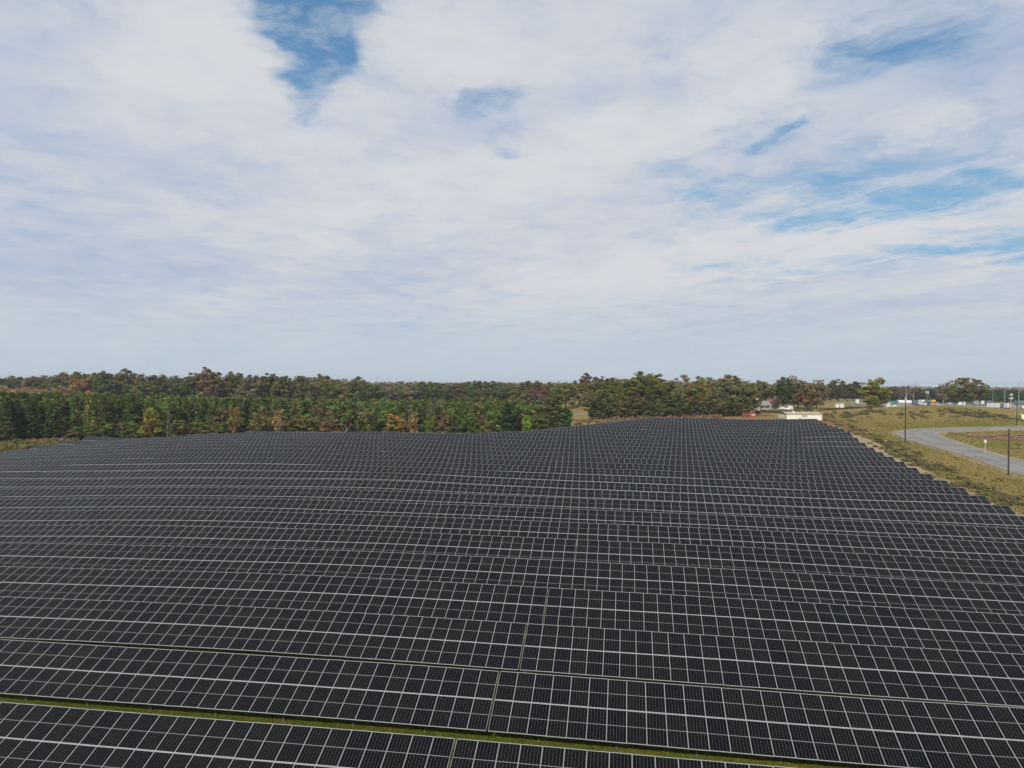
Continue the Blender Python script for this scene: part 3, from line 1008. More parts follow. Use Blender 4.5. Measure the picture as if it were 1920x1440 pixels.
SMALL = [hardwood(70, 8, 2.9, 0.10, 56, 75, 0.34, 1.0, (0.4, 1.0), 7), hardwood(71, 7.5, 3.3, 0.08, 60, 75, 0.34, 1.0, (0.4, 1.0), 7), hardwood(72, 9, 2.6, 0.12, 52, 70, 0.34, 1.0, (0.4, 0.9), 7)]
THIN = [hardwood(75, 8, 2.6, 0.2, 26, 18, 0.42, 1.0, (0.6, 1.1), 7, True), hardwood(76, 9, 2.3, 0.2, 26, 16, 0.42, 1.0, (0.6, 1.1), 7, True)]
BARE = [bare(80, 15, 4), bare(81, 16, 4), bare(82, 13, 4)]
SHRUB = [shrub(90, 2.4, 1.8), shrub(91, 1.8, 2.0), shrub(92, 3.2, 1.6)]

trng = random.Random(5)


def plant(name, tmpl, x, y, h_scale, w_scale, color, label, cat='tree', group=None, base='trunk', sink=0.0, joined=False):
    root = empty(name, (x, y, g1(x, y) - sink), trng.random() * 6.28)
    root.scale = (w_scale, w_scale, h_scale)
    tag(root, label, cat, group)
    a = link(base, tmpl[0], root)
    b = link('crown', tmpl[1], root)
    v = trng.uniform(0.85, 1.15)
    v *= 2.5
    b.color = (color[0] * v, color[1] * v * 1.04, color[2] * v, 1)
    return root


GREEN = (0.030, 0.062, 0.014)
PINEG = (0.043, 0.059, 0.019)
OLIVE = (0.070, 0.068, 0.022)
BROWN = (0.076, 0.058, 0.028)
RUST = (0.105, 0.062, 0.030)
WINE = (0.105, 0.050, 0.042)
YEL = (0.115, 0.09, 0.024)
TANC = (0.105, 0.080, 0.046)
DARK = (0.036, 0.045, 0.016)


def px(x, Y):
    """metres right of the axis at distance Y for a bearing given as offset in the 1331-per-radian survey units"""
    return (x - 960) / 1331.0 * Y


def edge(x):
    """distance of the wood's edge for bearing x"""
    return float(np.interp(x, [-80, 0, 110, 240, 480, 720, 960, 1010], [203, 206, 217, 221, 231, 238, 243, 247]))


# --- distinct trees at the edge of the wood (bearing, distance, template, height factor, width factor, colour, label)
D = [(285, 222, SMALL[1], 1.45, 1.15, YEL, 'yellow-leaved tree glowing among the dark pines behind the panels', 'hardwood_tree'),
     (740, 236, COLUMN[0], 1.12, 1.45, (0.13, 0.085, 0.024), 'broad orange and yellow-green autumn tree behind the panel field', 'hardwood_tree'),
     (777, 236, COLUMN[1], 1.30, 0.85, (0.12, 0.072, 0.026), 'narrow orange autumn tree right of the broad orange tree', 'hardwood_tree'),
     (990, 240, COLUMN[1], 1.1, 1.15, (0.085, 0.115, 0.02), 'small bright lime-green tree at the edge of the wood', 'hardwood_tree'),
     (978, 250, COLUMN[1], 1.25, 0.8, (0.16, 0.075, 0.04), 'small pinkish orange tree half behind the lime-green one', 'hardwood_tree'),
     (955, 241, HARD[4], 0.80, 0.85, (0.022, 0.042, 0.016), 'dense dark green rounded tree left of the lime-green one', 'hardwood_tree'),
     (1040, 256, HARD[4], 0.84, 1.05, (0.060, 0.062, 0.020), 'tall brown and green tree beside the meadow gap', 'hardwood_tree'),
     (1062, 258, HARD[4], 0.60, 0.75, (0.028, 0.058, 0.016), 'ivy green lower tree beside the meadow gap', 'hardwood_tree'),
     (822, 275, BARE[0], 1.18, 0.5, (1, 1, 1), 'pale dead snag rising above the pines', 'bare_tree'),
     (314, 224, BARE[2], 0.95, 0.4, (1, 1, 1), 'slim pale bare tree right of the yellow tree', 'bare_tree'),
     (520, 229, THIN[1], 1.05, 0.85, (0.20, 0.12, 0.055), 'small tan-leaved tree with a pale trunk', 'hardwood_tree'),
     (438, 227, COLUMN[0], 1.3, 0.85, (0.11, 0.075, 0.026), 'golden brown columnar tree at the pine edge', 'hardwood_tree'),
     (835, 250, THIN[0], 1.35, 1.25, (0.125, 0.072, 0.040), 'reddish thin-leaved tree with pale stems behind the panels', 'hardwood_tree'),
     (150, 420, HARD[3], 1.55, 1.25, (0.125, 0.070, 0.032), 'tall rusty brown tree breaking the skyline', 'hardwood_tree'),
     (192, 415, HARD[1], 1.62, 1.05, (0.045, 0.052, 0.018), 'tall dark green tree on the skyline right of the rusty tree', 'hardwood_tree'),
     (115, 352, SMALL[0], 1.75, 1.4, (0.085, 0.030, 0.030), 'wine-red tree beyond the pines', 'hardwood_tree')]
for (x, Y, tm, hs, ws, c, lab, nm) in D:
    plant(nm, tm, px(x, Y), Y, hs, ws, c, lab)

# --- belt of mixed small trees between the panels and the pines
kinds = [(OLIVE, 'olive-leaved small tree in the belt between panels and pines'), (BROWN, 'brown-leaved small tree in the belt between panels and pines'),
         (TANC, 'thin tan tree in the belt between panels and pines'), (RUST, 'rust-coloured small tree in the belt between panels and pines'),
         ((0.055, 0.075, 0.018), 'green small tree in the belt between panels and pines')]
x = 120.0
while x < 1020:
    for rep in range(2):
        xx = x + trng.uniform(-8, 8)
        Y = edge(xx) + trng.uniform(0.5, 5) + rep * trng.uniform(4, 9)
        k = trng.choices(range(5), [4.2, 3.0, 2.6, 0.5, 3.6])[0]
        tm = trng.choice(THIN if k == 2 else SMALL)
        hs = trng.uniform(0.55, 1.0) * float(np.interp(xx, [120, 300, 460, 560, 1020], [0.8, 0.95, 1.35, 1.55, 1.5])) * (1.08 if rep else 0.92)
        plant('small_tree', tm, px(xx, Y), Y, hs, trng.uniform(0.85, 1.3) * (1.15 if xx > 430 else 1.0), kinds[k][0], kinds[k][1], 'tree', 'small ' + ['olive', 'brown', 'tan', 'rust', 'green'][k] + ' trees behind the panels')
    x += trng.uniform(15, 27)

# --- pine plantation: the nearest stand as single trees, the rest as one mass
pines = []
for gy_ in np.arange(200, 400, 4.3):
    for gx_ in np.arange(-330, 40, 4.1):
        xx = gx_ + trng.uniform(-1.3, 1.3)
        yy = gy_ + trng.uniform(-1.3, 1.3)
        b = 960 + xx / yy * 1331
        e = edge(b) + (2 if b < 115 else (9 if b < 480 else 15))
        if b < -70 or b > 1015 or yy < e:
            continue
        far_lim = np.interp(b, [-80, 120, 400, 700, 900, 1015], [345, 350, 395, 395, 360, 290])
        if yy > far_lim:
            continue
        if vnoise(xx, yy, 30, 11) < 0.16 and yy > e + 8:
            continue
        pines.append((yy, xx))
pines.sort()
single, mass = [], []
for (yy, xx) in pines:
    b = 960 + xx / yy * 1331
    if len(single) < 300 and -12 < b < 1000 and yy < edge(b) + 62:
        single.append((yy, xx))
    else:
        mass.append((yy, xx))
for (yy, xx) in single:
    tm = trng.choice(PINE)
    q = trng.uniform(0.62, 1.5)
    c = (PINEG[0] * q * trng.uniform(0.85, 1.3), PINEG[1] * q, PINEG[2] * q)
    plant('pine_tree', tm, xx, yy, trng.uniform(0.82, 1.14) * np.interp(yy, [205, 260, 400], [1.0, 0.9, 0.78]), trng.uniform(0.95, 1.35), c, 'dark green young pine in the plantation behind the panels', 'tree', 'plantation pines')


def mesh_arrays(me):
    V = np.empty(len(me.vertices) * 3, np.float32)
    me.vertices.foreach_get('co', V)
    L = np.empty(len(me.loops), np.int32)
    me.loops.foreach_get('vertex_index', L)
    T = np.empty(len(me.vertices) * 4, np.float32)
    me.attributes['tint'].data.foreach_get('color', T)
    return V.reshape(-1, 3), L.reshape(-1, 4), T.reshape(-1, 4)


def merge_trees(name, specs, label, lows):
    """specs (x, y, hs, ws, colour, k): one mesh of many small crowns"""
    Vs, Fs, Ts = [], [], []
    off = 0
    zz = gz([s[0] for s in specs], [s[1] for s in specs])
    for s, z in zip(specs, zz):
        V, F, T = lows[s[5] % len(lows)]
        a = trng.random() * 6.28
        ca_, sa_ = math.cos(a), math.sin(a)
        Q = np.empty_like(V)
        Q[:, 0] = (V[:, 0] * ca_ - V[:, 1] * sa_) * s[3] + s[0]
        Q[:, 1] = (V[:, 0] * sa_ + V[:, 1] * ca_) * s[3] + s[1]
        Q[:, 2] = V[:, 2] * s[2] + z
        Vs.append(Q)
        Fs.append(F + off)
        T2 = T.copy()
        T2[:, :3] *= np.array(s[4]) * np.array([1, 1.04, 1.0]) * (2.5 if 'forest' in name else 2.6)
        Ts.append(T2)
        off += len(V)
    o = link(name, np_mesh(name, np.vstack(Vs), np.vstack(Fs), [mleaf], tint=np.vstack(Ts)))
    o.color = (1, 1, 1, 1)
    return tag(o, label, None, None, 'stuff')


LOWP = [mesh_arrays(pine(110 + i, 13.5, 2.6, 8, 6, 2, 1.25)[1]) for i in range(3)]
LOWH = [mesh_arrays(hardwood(120 + i, 15, 5, 0.15, 26, 11, 1.35, 1.0, (1.1, 2.2), 4)[1]) for i in range(4)]
merge_trees('pine_forest', [(xx, yy, trng.uniform(0.82, 1.12) * np.interp(yy, [205, 260, 400], [1.0, 0.9, 0.78]), trng.uniform(1.1, 1.5), tuple(np.array(PINEG) * trng.uniform(0.62, 1.5) * np.array([trng.uniform(0.85, 1.3), 1, 1])), i) for i, (yy, xx) in enumerate(mass)],
            'dense mass of dark green plantation pines deeper in the wood', LOWP)

# --- taller mixed wood behind the pines
back = [((0.064, 0.062, 0.021), 'olive green tree of the tall wood behind the pines', 5), ((0.080, 0.062, 0.028), 'brown tree of the tall wood behind the pines', 2.6), ((0.046, 0.052, 0.018), 'deep green tree of the tall wood behind the pines', 3.6),
        ((0.10, 0.06, 0.032), 'rusty tree of the tall wood behind the pines', 0.6), ((0.092, 0.076, 0.048), 'dull tan tree of the tall wood behind the pines', 1.6)]
gname = ['olive', 'brown', 'deep green', 'rusty', 'tan']
for rep in range(3):
    x = -50.0
    while x < 1010:
        Y = float(np.interp(x, [-50, 100, 420, 680, 780, 1000], [470, 440, 420, 430, 520, 470])) + rep * 26 + trng.uniform(-9, 9)
        hh = float(np.interp(x, [-50, 60, 130, 420, 660, 700, 800, 1010], [21.5, 21, 23.5, 24.5, 24, 20.0, 18.0, 19])) * trng.uniform(0.92, 1.04) - (1.5 if rep == 2 else 0)
        k = trng.choices(range(5), [b_[2] for b_ in back])[0]
        tm = trng.choice(HARD)
        plant('hardwood_tree', tm, px(x, Y), Y, hh / 15.6, trng.uniform(1.5, 2.0), back[k][0], back[k][1], 'tree', gname[k] + ' trees of the tall wood')
        x += trng.uniform(17, 27)
# leafless and pinkish trees at the far left, in front of the tall wood
for i in range(16):
    x = -25 + i * 9.2 + trng.uniform(-4, 4)
    Y = 352 + trng.uniform(0, 46)
    if i % 3 == 2:
        plant('bare_tree', BARE[i % 3], px(x, Y), Y, 1.05, 1.0, (1, 1, 1), 'pale leafless tree beyond the pines at the far left', 'tree', 'leafless trees at the far left')
    else:
        plant('hardwood_tree', trng.choice(LOOSE), px(x, Y), Y, trng.uniform(0.85, 1.0), 1.05, trng.choice([(0.16, 0.105, 0.085), (0.145, 0.09, 0.075), (0.13, 0.10, 0.06)]), 'pinkish brown thin tree beyond the pines at the far left', 'tree', 'pinkish thin trees at the far left')
# trees about the meadow gap, centre right
for (x, Y, hh, ws, c, tm, lab) in [
        (905, 330, 15.5, 0.95, OLIVE, HARD[1], 'round olive tree standing left of the dark round tree'), (880, 355, 15, 1.0, BROWN, HARD[0], 'brown round tree left of the meadow gap'),
        (930, 310, 12.5, 0.8, (0.10, 0.10, 0.02), HARD[2], 'yellowish green tree behind the dark round tree'), (1005, 360, 21, 1.0, WINE, HARD[2], 'tall reddish brown tree near the meadow gap'),
        (1012, 345, 18.5, 0.9, (1, 1, 1), BARE[1], 'pale forked leafless tree by the reddish brown tree'), (980, 400, 19, 1.2, BROWN, HARD[3], 'brown tree on the skyline left of the meadow gap'),
        (1035, 395, 20, 1.1, OLIVE, HARD[1], 'olive tree on the skyline above the meadow gap'), (1060, 420, 22.5, 1.25, (0.09, 0.085, 0.022), HARD[3], 'broad olive tree above the meadow gap'),
        (1085, 440, 22, 1.1, (0.085, 0.075, 0.022), HARD[0], 'olive brown tree right of the broad olive tree'), (1098, 455, 23, 0.9, WINE, HARD[4], 'purplish slim tree on the skyline over the meadow'),
        (1102, 400, 13.5, 0.75, (0.10, 0.08, 0.045), LOOSE[0], 'sparse small tree standing alone in the meadow'), (1120, 430, 22, 1.15, OLIVE, HARD[2], 'olive tree right of the purplish slim tree')]:
    nm = 'bare_tree' if tm in BARE else 'hardwood_tree'
    plant(nm, tm, px(x, Y), Y, hh * (0.80 if Y > 340 else 0.95) / 15.5, ws * 1.3, tuple(0.6 * q + 0.4 * o for q, o in zip(c, (0.066, 0.060, 0.024))) if tm not in BARE else c, lab)

# --- oak belt behind the crest of the field
OAKS = [(1128, 303, 15.0, 0.72, DARK, OAK[1], 'dark leaning tree at the right edge of the meadow gap'), (1112, 300, 9.0, 0.55, (0.050, 0.040, 0.022), SMALL[1], 'low dark thicket tree at the meadow edge'),
        (1145, 312, 19.0, 0.75, (0.085, 0.078, 0.020), OAK[2], 'olive oak left of the tallest oak'), (1165, 322, 18.5, 0.8, (0.068, 0.068, 0.018), OAK[0], 'mid green oak second left of the tallest oak'),
        (1178, 300, 12.5, 0.6, (0.080, 0.066, 0.022), OAK[1], 'lower brownish oak in front of the oak belt'), (1202, 302, 21.5, 0.95, (0.070, 0.062, 0.016), OAK[0], 'tallest dark oak standing above the belt'),
        (1228, 318, 20.0, 0.80, (0.085, 0.080, 0.024), OAK[2], 'pale olive oak right of the tallest oak'), (1248, 306, 18.5, 0.80, (0.062, 0.060, 0.018), OAK[1], 'deep olive oak in the middle of the belt'),
        (1262, 300, 12.0, 0.65, (0.045, 0.056, 0.018), OAK[1], 'low dark green oak in the middle of the belt'), (1280, 345, 20.0, 0.75, (0.105, 0.060, 0.050), LOOSE[1], 'purplish thin-topped tree behind the belt'),
        (1300, 310, 15.5, 0.80, (0.095, 0.076, 0.026), OAK[0], 'brown olive oak right of the belt middle'), (1318, 322, 18.5, 0.80, (0.105, 0.088, 0.034), OAK[2], 'tan olive oak with a ragged top'),
        (1332, 300, 13.0, 0.66, (0.075, 0.066, 0.022), OAK[1], 'lower round olive oak near the red container'), (1352, 314, 18.8, 0.82, (0.110, 0.096, 0.042), LOOSE[0], 'pale sparse oak with sky showing through'),
        (1368, 316, 19.3, 0.95, (0.105, 0.090, 0.040), OAK[2], 'tall pale olive oak left of the grey-roofed house'), (1392, 312, 15.5, 0.90, (0.090, 0.078, 0.034), OAK[0], 'broad dull oak overhanging the grey-roofed house'),
        (1400, 324, 16.5, 0.7, (0.105, 0.085, 0.05), LOOSE[1], 'thin half-bare oak over the grey-roofed house'), (1380, 298, 7.0, 0.5, (0.040, 0.042, 0.018), SMALL[0], 'low dark bush tree under the oaks'),
        (1220, 298, 8.0, 0.6, BROWN, SMALL[1], 'low brown tree under the tallest oak'), (1290, 297, 8.5, 0.6, (0.085, 0.065, 0.024), SMALL[2], 'low tawny tree under the belt oaks'),
        (1160, 297, 7.5, 0.5, (0.080, 0.058, 0.024), SMALL[0], 'low brown bush tree at the field crest')]
for (x, Y, hh, ws, c, tm, lab) in OAKS:
    ref = 18.0 if tm in OAK else (16.5 if tm in LOOSE else 8.5)
    plant('oak_tree', tm, px(x, Y), Y, hh * 0.88 / ref, ws * 1.32, tuple(0.5 * q + 0.5 * o for q, o in zip(c, (0.066, 0.067, 0.022))), lab)

# understorey filling the foot of the belt
for i in range(30):
    x = 1112 + i * 9.7 + trng.uniform(-4, 4)
    Y = 293 + trng.uniform(0, 14) + (3 if i % 2 else 0)
    plant('small_tree', SMALL[i % 3], px(x, Y), Y, trng.uniform(0.7, 1.25), trng.uniform(1.0, 1.5), trng.choice([(0.060, 0.060, 0.020), (0.070, 0.058, 0.024), (0.050, 0.054, 0.020), (0.075, 0.066, 0.026)]),
          'low olive brown tree filling the foot of the oak belt', 'tree', 'understorey trees of the oak belt')

# --- trees by the houses, the hay field and the truck lot
RT = [(1432, 385, 14.5, 0.8, (0.080, 0.068, 0.024), OAK[1], 17, 'brown olive tree behind the grey-roofed house'), (1458, 372, 16.5, 1.0, (1, 1, 1), BARE[1], 15.5, 'leafless tree rising behind the dark tree by the houses'),
      (1470, 360, 16.8, 0.72, (0.036, 0.044, 0.015), OAK[2], 19, 'dark green dense tree right of the houses'), (1496, 372, 15.0, 0.62, (0.082, 0.066, 0.030), OAK[0], 18, 'brown tree right of the dark dense tree'),
      (1486, 392, 17.0, 0.6, (0.12, 0.10, 0.062), LOOSE[1], 16.5, 'thin pale-topped tree behind the brown tree'), (1515, 358, 14.3, 0.66, (0.096, 0.064, 0.032), OAK[1], 17, 'russet round tree with a forked trunk by the hay field'),
      (1531, 366, 14.6, 0.62, (0.088, 0.070, 0.034), OAK[0], 18, 'brown round tree nearest the hay field'), (1543, 455, 12.0, 0.7, (0.10, 0.08, 0.05), LOOSE[0], 16.5, 'thin tan tree at the back of the hay field'),
      (1558, 480, 12.0, 0.9, (0.060, 0.048, 0.026), HARD[0], 15.3, 'dull brown tree at the back of the hay field'), (1572, 470, 15.0, 0.95, (0.050, 0.052, 0.018), HARD[1], 15.3, 'dark green tree at the back of the hay field'),
      (1590, 460, 12.5, 0.9, (0.058, 0.046, 0.024), HARD[3], 14.3, 'dark brown tree beside the white trailer'), (1606, 470, 14.0, 1.0, (0.045, 0.042, 0.018), HARD[0], 15.3, 'very dark tree behind the white trailer'),
      (1640, 330, 14.2, 0.86, (0.105, 0.100, 0.020), OAK[1], 17, 'large yellow-green tree standing on the bank by the truck lot'), (1673, 500, 12.0, 1.0, (0.065, 0.048, 0.030), HARD[3], 14.3, 'brown tree behind the truck lot fence line'),
      (1700, 470, 15.0, 1.1, (1, 1, 1), BARE[0], 15, 'tall leafless tree behind the white vans'), (1714, 480, 14.5, 1.1, (1, 1, 1), BARE[2], 13, 'second leafless tree behind the white vans'),
      (1690, 510, 10.5, 1.1, (0.055, 0.045, 0.026), HARD[0], 15.3, 'dark brown tree behind the white vans'), (1725, 515, 10.0, 1.1, (0.060, 0.050, 0.030), HARD[1], 15.3, 'grey-brown tree behind the truck cabs'),
      (1745, 520, 11.0, 1.1, (0.062, 0.046, 0.032), HARD[3], 14.3, 'purplish brown tree behind the yellow truck'), (1769, 470, 13.5, 0.8, (0.11, 0.09, 0.055), LOOSE[1], 16.5, 'thin pale tree right of the yellow truck'),
      (1780, 520, 11.0, 1.0, (0.07, 0.05, 0.036), HARD[2], 16.3, 'dull red-brown tree left of the domed oak'), (1811, 425, 16.6, 1.0, (0.082, 0.072, 0.034), DOME, 15, 'great domed oak standing over the truck lot'),
      (1656, 520, 10.5, 1.1, (0.075, 0.055, 0.036), HARD[1], 15.3, 'dull brown tree behind the yellow-green tree'), (1870, 640, 15.0, 0.7, (0.11, 0.08, 0.06), LOOSE[0], 16.5, 'distant thin pinkish tree on the right skyline'),
      (1888, 560, 11.5, 1.3, (0.040, 0.036, 0.026), HARD[3], 14.3, 'dark dense tree on the right skyline')]
for (x, Y, hh, ws, c, tm, ref, lab) in RT:
    plant('bare_tree' if tm in BARE else ('oak_tree' if tm in OAK or tm is DOME else 'hardwood_tree'), tm, px(x, Y), Y, hh / ref, ws * 1.25, tuple(0.9 * q for q in c), lab)
for i in range(26):
    x = 1762 + i * 6.6 + trng.uniform(-3, 3)
    Y = 520 + trng.uniform(0, 30)
    plant('pine_tree', trng.choice(PINE), px(x, Y), Y, trng.uniform(0.58, 0.78), 1.25, (0.034 * trng.uniform(0.8, 1.2), 0.062, 0.018), 'low green pine in the row behind the trailers', 'tree', 'pines behind the trailers')

for i in range(13):
    x = 1652 + i * 11.5 + trng.uniform(-4, 4)
    Y = 505 + trng.uniform(0, 45)
    plant('hardwood_tree', HARD[i % 6], px(x, Y), Y, trng.uniform(0.62, 0.82), trng.uniform(1.1, 1.5), trng.choice([(0.048, 0.046, 0.024), (0.056, 0.048, 0.028), (0.044, 0.048, 0.022)]),
          'dull brown tree in the belt closing off the truck lot', 'tree', 'tree belt behind the truck lot')

# --- far woodland on the horizon, one mass
spec = []
for (Y, hh) in [(560, 14), (640, 15), (740, 15.5), (900, 15.5), (1150, 16), (1500, 17), (2000, 17.5), (2700, 19)]:
    x = -80.0
    while x < 2010:
        if not (1010 < x < 1130 and Y < 600) and not (Y < 640 and x < 660) and not (Y < 600 and 1530 < x < 2000):
            hs = hh * trng.uniform(0.82, 1.12) * (1.0 if x < 1500 else 0.78)
            if Y < 650 and x > 1500:
                hs *= 0.75
            c = trng.choice([(0.070, 0.070, 0.024), (0.060, 0.062, 0.024), (0.095, 0.065, 0.035), (0.05, 0.058, 0.022), (0.10, 0.075, 0.045)])
            spec.append((px(x, Y), Y + trng.uniform(-25, 25), hs / 15, 1.0 + Y / 1500, c, trng.randrange(4)))
        x += 8.5 * 1331 / Y * (1.0 + Y / 2500) * trng.uniform(0.5, 0.9)
merge_trees('far_forest', spec, 'distant woodland along the horizon in dull autumn colours', LOWH)
print('trees', len(single), len(mass), len(spec))

# --- brush along the ditch and on the bank, weeds, grass
brush = []
DITCH = [(117.4, 258.0), (112.6, 241.5), (110.7, 230.0), (107.5, 216.0), (104.3, 204.0), (101.1, 193.5), (98.8, 184.5), (97.7, 178.0), (96.9, 173.0), (94.9, 165.5), (93.3, 159.5), (97.4, 163.5), (93.6, 154.5), (90.6, 146.0), (87.2, 134.0), (87.2, 131.0), (86.5, 127.5), (85.5, 123.5), (84.5, 119.5), (82.6, 115.0)]
BANK = [(126.9, 286.0), (125.2, 277.5), (129.5, 281.5), (133.7, 284.5), (137.8, 286.5), (147.0, 283.5), (147.0, 287.5), (156.0, 273.0), (157.0, 272.0), (172.5, 276.5), (174.4, 275.5), (175.4, 273.0), (184.1, 281.5), (183.5, 275.0), (185.7, 274.5), (185.3, 271.5), (163.9, 276.0), (178.5, 277), (181, 275)]
DENS = [10, 9, 8, 9, 11, 10, 12, 13, 13, 14, 14, 8, 9, 6, 12, 13, 12, 10, 9, 8]
LOWS = [mesh_arrays(shrub(140 + i, 1.0, 0.9, 9, 26, 0.30)[1]) for i in range(3)]
for i, (bx, by) in enumerate(DITCH):
    for k in range(DENS[i]):
        c = trng.choice([(0.080, 0.060, 0.036), (0.066, 0.050, 0.030), (0.10, 0.078, 0.042), (0.060, 0.055, 0.026), (0.085, 0.080, 0.030)])
        brush.append((bx + trng.gauss(0, 1.9), by + trng.gauss(0, 4.2), trng.uniform(0.25, 0.85), trng.uniform(0.6, 1.3), c, k))
for (bx, by) in BANK:
    for k in range(7):
        c = trng.choice([(0.075, 0.058, 0.034), (0.065, 0.066, 0.028), (0.09, 0.07, 0.042), (0.05, 0.055, 0.025)])
        brush.append((bx + trng.gauss(0, 4.0), by + trng.gauss(0, 4.5), trng.uniform(0.3, 1.1), trng.uniform(0.6, 1.5), c, k))
for k in range(260):                                   # scattered weeds over the rough grass
    x_ = trng.uniform(66, 190)
    y_ = trng.uniform(105, 292)
    if x_ > 108 and min(np.hypot(rc[:, 0] - x_, rc[:, 1] - y_)) < 9.5:
        continue
    s_ = x_ * CA - y_ * SA
    if s_ - row_end((x_ * SA + y_ * CA - D0) / PITCH) < 9:
        continue
    c = trng.choice([(0.12, 0.085, 0.04), (0.10, 0.09, 0.03), (0.08, 0.06, 0.035), (0.15, 0.11, 0.05)])
    brush.append((x_, y_, trng.uniform(0.2, 0.6), trng.uniform(0.4, 1.0), c, k))
for k in range(260):                                   # brown weeds between field crest and oaks, and hedge line before the houses
    x_ = trng.uniform(14, 128)
    y_ = trng.uniform(268, 300)
    c = trng.choice([(0.10, 0.065, 0.038), (0.085, 0.06, 0.034), (0.11, 0.08, 0.04)])
    if x_ > 84:
        x_, y_ = trng.uniform(92, 168), trng.uniform(318, 330)
        c = trng.choice([(0.06, 0.042, 0.03), (0.075, 0.055, 0.035), (0.05, 0.04, 0.025)])
    brush.append((x_, y_, trng.uniform(0.5, 1.5), trng.uniform(0.8, 1.6), c, k))
for k in range(220):                                   # undergrowth at the wood's edge
    b = trng.uniform(-20, 1060)
    Y = edge(min(b, 1010)) - trng.uniform(0, 6) + (2 if b < 100 else 0)
    c = trng.choice([(0.13, 0.09, 0.035), (0.10, 0.08, 0.03), (0.12, 0.07, 0.04), (0.07, 0.075, 0.025)])
    brush.append((px(b, Y), Y, trng.uniform(0.6, 1.9), trng.uniform(0.8, 1.6), c, k))
for k in range(70):                                    # scrub in the corner left of the last rows
    b = trng.uniform(-30, 118)
    Y = edge(b) - trng.uniform(0, 9)
    c = trng.choice([(0.085, 0.07, 0.03), (0.07, 0.064, 0.026), (0.10, 0.075, 0.036)])
    brush.append((px(b, Y), Y, trng.uniform(0.5, 1.5), trng.uniform(0.8, 1.7), c, k))
merge_trees('undergrowth', brush, 'brown brush and weeds along the ditch, bank and wood edge', LOWS)


def blades(name, X, Y, hgt, wid, cols, label):
    """upright grass blades, one triangle pair each"""
    n_ = len(X)
    Z = gz(X, Y)
    a = rng.random(n_) * 6.28
    h_ = hgt * (0.5 + rng.random(n_))
    w_ = wid * (0.6 + 0.8 * rng.random(n_))
    lean = rng.normal(0, 0.35, (n_, 2)) * h_[:, None]
    V = np.empty((n_, 3, 3))
    V[:, 0] = np.stack([X - np.cos(a) * w_, Y - np.sin(a) * w_, Z - 0.02], 1)
    V[:, 1] = np.stack([X + np.cos(a) * w_, Y + np.sin(a) * w_, Z - 0.02], 1)
    V[:, 2] = np.stack([X + lean[:, 0], Y + lean[:, 1], Z + h_], 1)
    ci = rng.integers(0, len(cols), n_)
    T = np.ones((n_, 4))
    T[:, :3] = np.array(cols)[ci] * (0.75 + 0.5 * rng.random((n_, 1)))
    o = link(name, np_mesh(name, V.reshape(-1, 3), np.arange(n_ * 3).reshape(-1, 3), [mleaf], tint=np.repeat(T, 3, axis=0)))
    o.color = (1, 1, 1, 1)
    return tag(o, label, None, None, 'stuff')


sg, dg = [], []
for n, cnt in ((0, 46000), (1, 22000), (2, 12000), (3, 8000)):
    lo, hi = view_s(n + 1, -0.73) - 2, view_s(n, 0.73) + 2
    sg.append(lo + (hi - lo) * rng.random(cnt))
    dg.append(D0 + n * PITCH + 2.4 + 4.6 * rng.random(cnt))
sg, dg = np.concatenate(sg), np.concatenate(dg)
gxx, gyy = sd_to_xy(sg, dg)
blades('grass', gxx, gyy, 0.11, 0.03, [(0.125, 0.16, 0.012), (0.18, 0.20, 0.022), (0.10, 0.135, 0.012), (0.21, 0.20, 0.04)], 'short yellow-green grass in the aisles between the panel rows')
X_ = 62 + 130 * rng.random(60000)
Y_ = 100 + 195 * rng.random(60000)
ok = dist_to(rc, X_, Y_) > 7.4
srel = (X_ * CA - Y_ * SA) - row_end((X_ * SA + Y_ * CA - D0) / PITCH)
ok &= (srel > 2) & ((np.abs(srel - 4.6) > 2.2) | (Y_ < 150))
ok &= (X_ / Y_ < 0.76)
X_, Y_ = X_[ok], Y_[ok]
blades('rough_grass', X_, Y_, 0.26, 0.13, [(0.20, 0.16, 0.05), (0.25, 0.195, 0.065), (0.15, 0.15, 0.03), (0.18, 0.14, 0.045), (0.13, 0.14, 0.025)], 'rough dry grass on the verge between field and road')

# ------------------------------------------------------------------ buildings
mcream = mat('cream_metal', (0.72, 0.70, 0.60), 0.55, 0.0, 0.05, 0.4)
mtanroof = mat('tan_roof', (0.42, 0.34, 0.22), 0.6, 0.1, 0.08, 0.4)
mwhite = mat('white_paint', (0.60, 0.60, 0.58), 0.5, 0.0, 0.12, 1.2)
mgreyroof = mat('grey_shingle', (0.24, 0.225, 0.205), 0.9, 0, 0.15, 2.0)
mredroof = mat('red_roof', (0.22, 0.085, 0.07), 0.9, 0, 0.15, 2.0)
mdark = mat('dark_glass', (0.02, 0.022, 0.025), 0.15, 0, 0.1, 1.0)
mblack = mat('tyre_rubber', (0.02, 0.02, 0.02), 0.8, 0, 0.1, 1.0)
mred = mat('red_steel', (0.32, 0.045, 0.03), 0.6, 0, 0.15, 1.0)
mdred = mat('rust_red_steel', (0.16, 0.05, 0.03), 0.8, 0, 0.25, 1.5)
mgrey = mat('grey_paint', (0.30, 0.31, 0.33), 0.5, 0.2, 0.08, 1.0)
mslate = mat('blue_grey_paint', (0.13, 0.16, 0.20), 0.45, 0.1, 0.08, 1.0)
mteal = mat('teal_paint', (0.06, 0.20, 0.16), 0.45, 0.1, 0.08, 1.0)
myellow = mat('yellow_paint', (0.62, 0.36, 0.05), 0.45, 0.0, 0.06, 1.0)
mpaley = mat('pale_yellow_paint', (0.62, 0.58, 0.26), 0.5, 0.0, 0.06, 1.0)
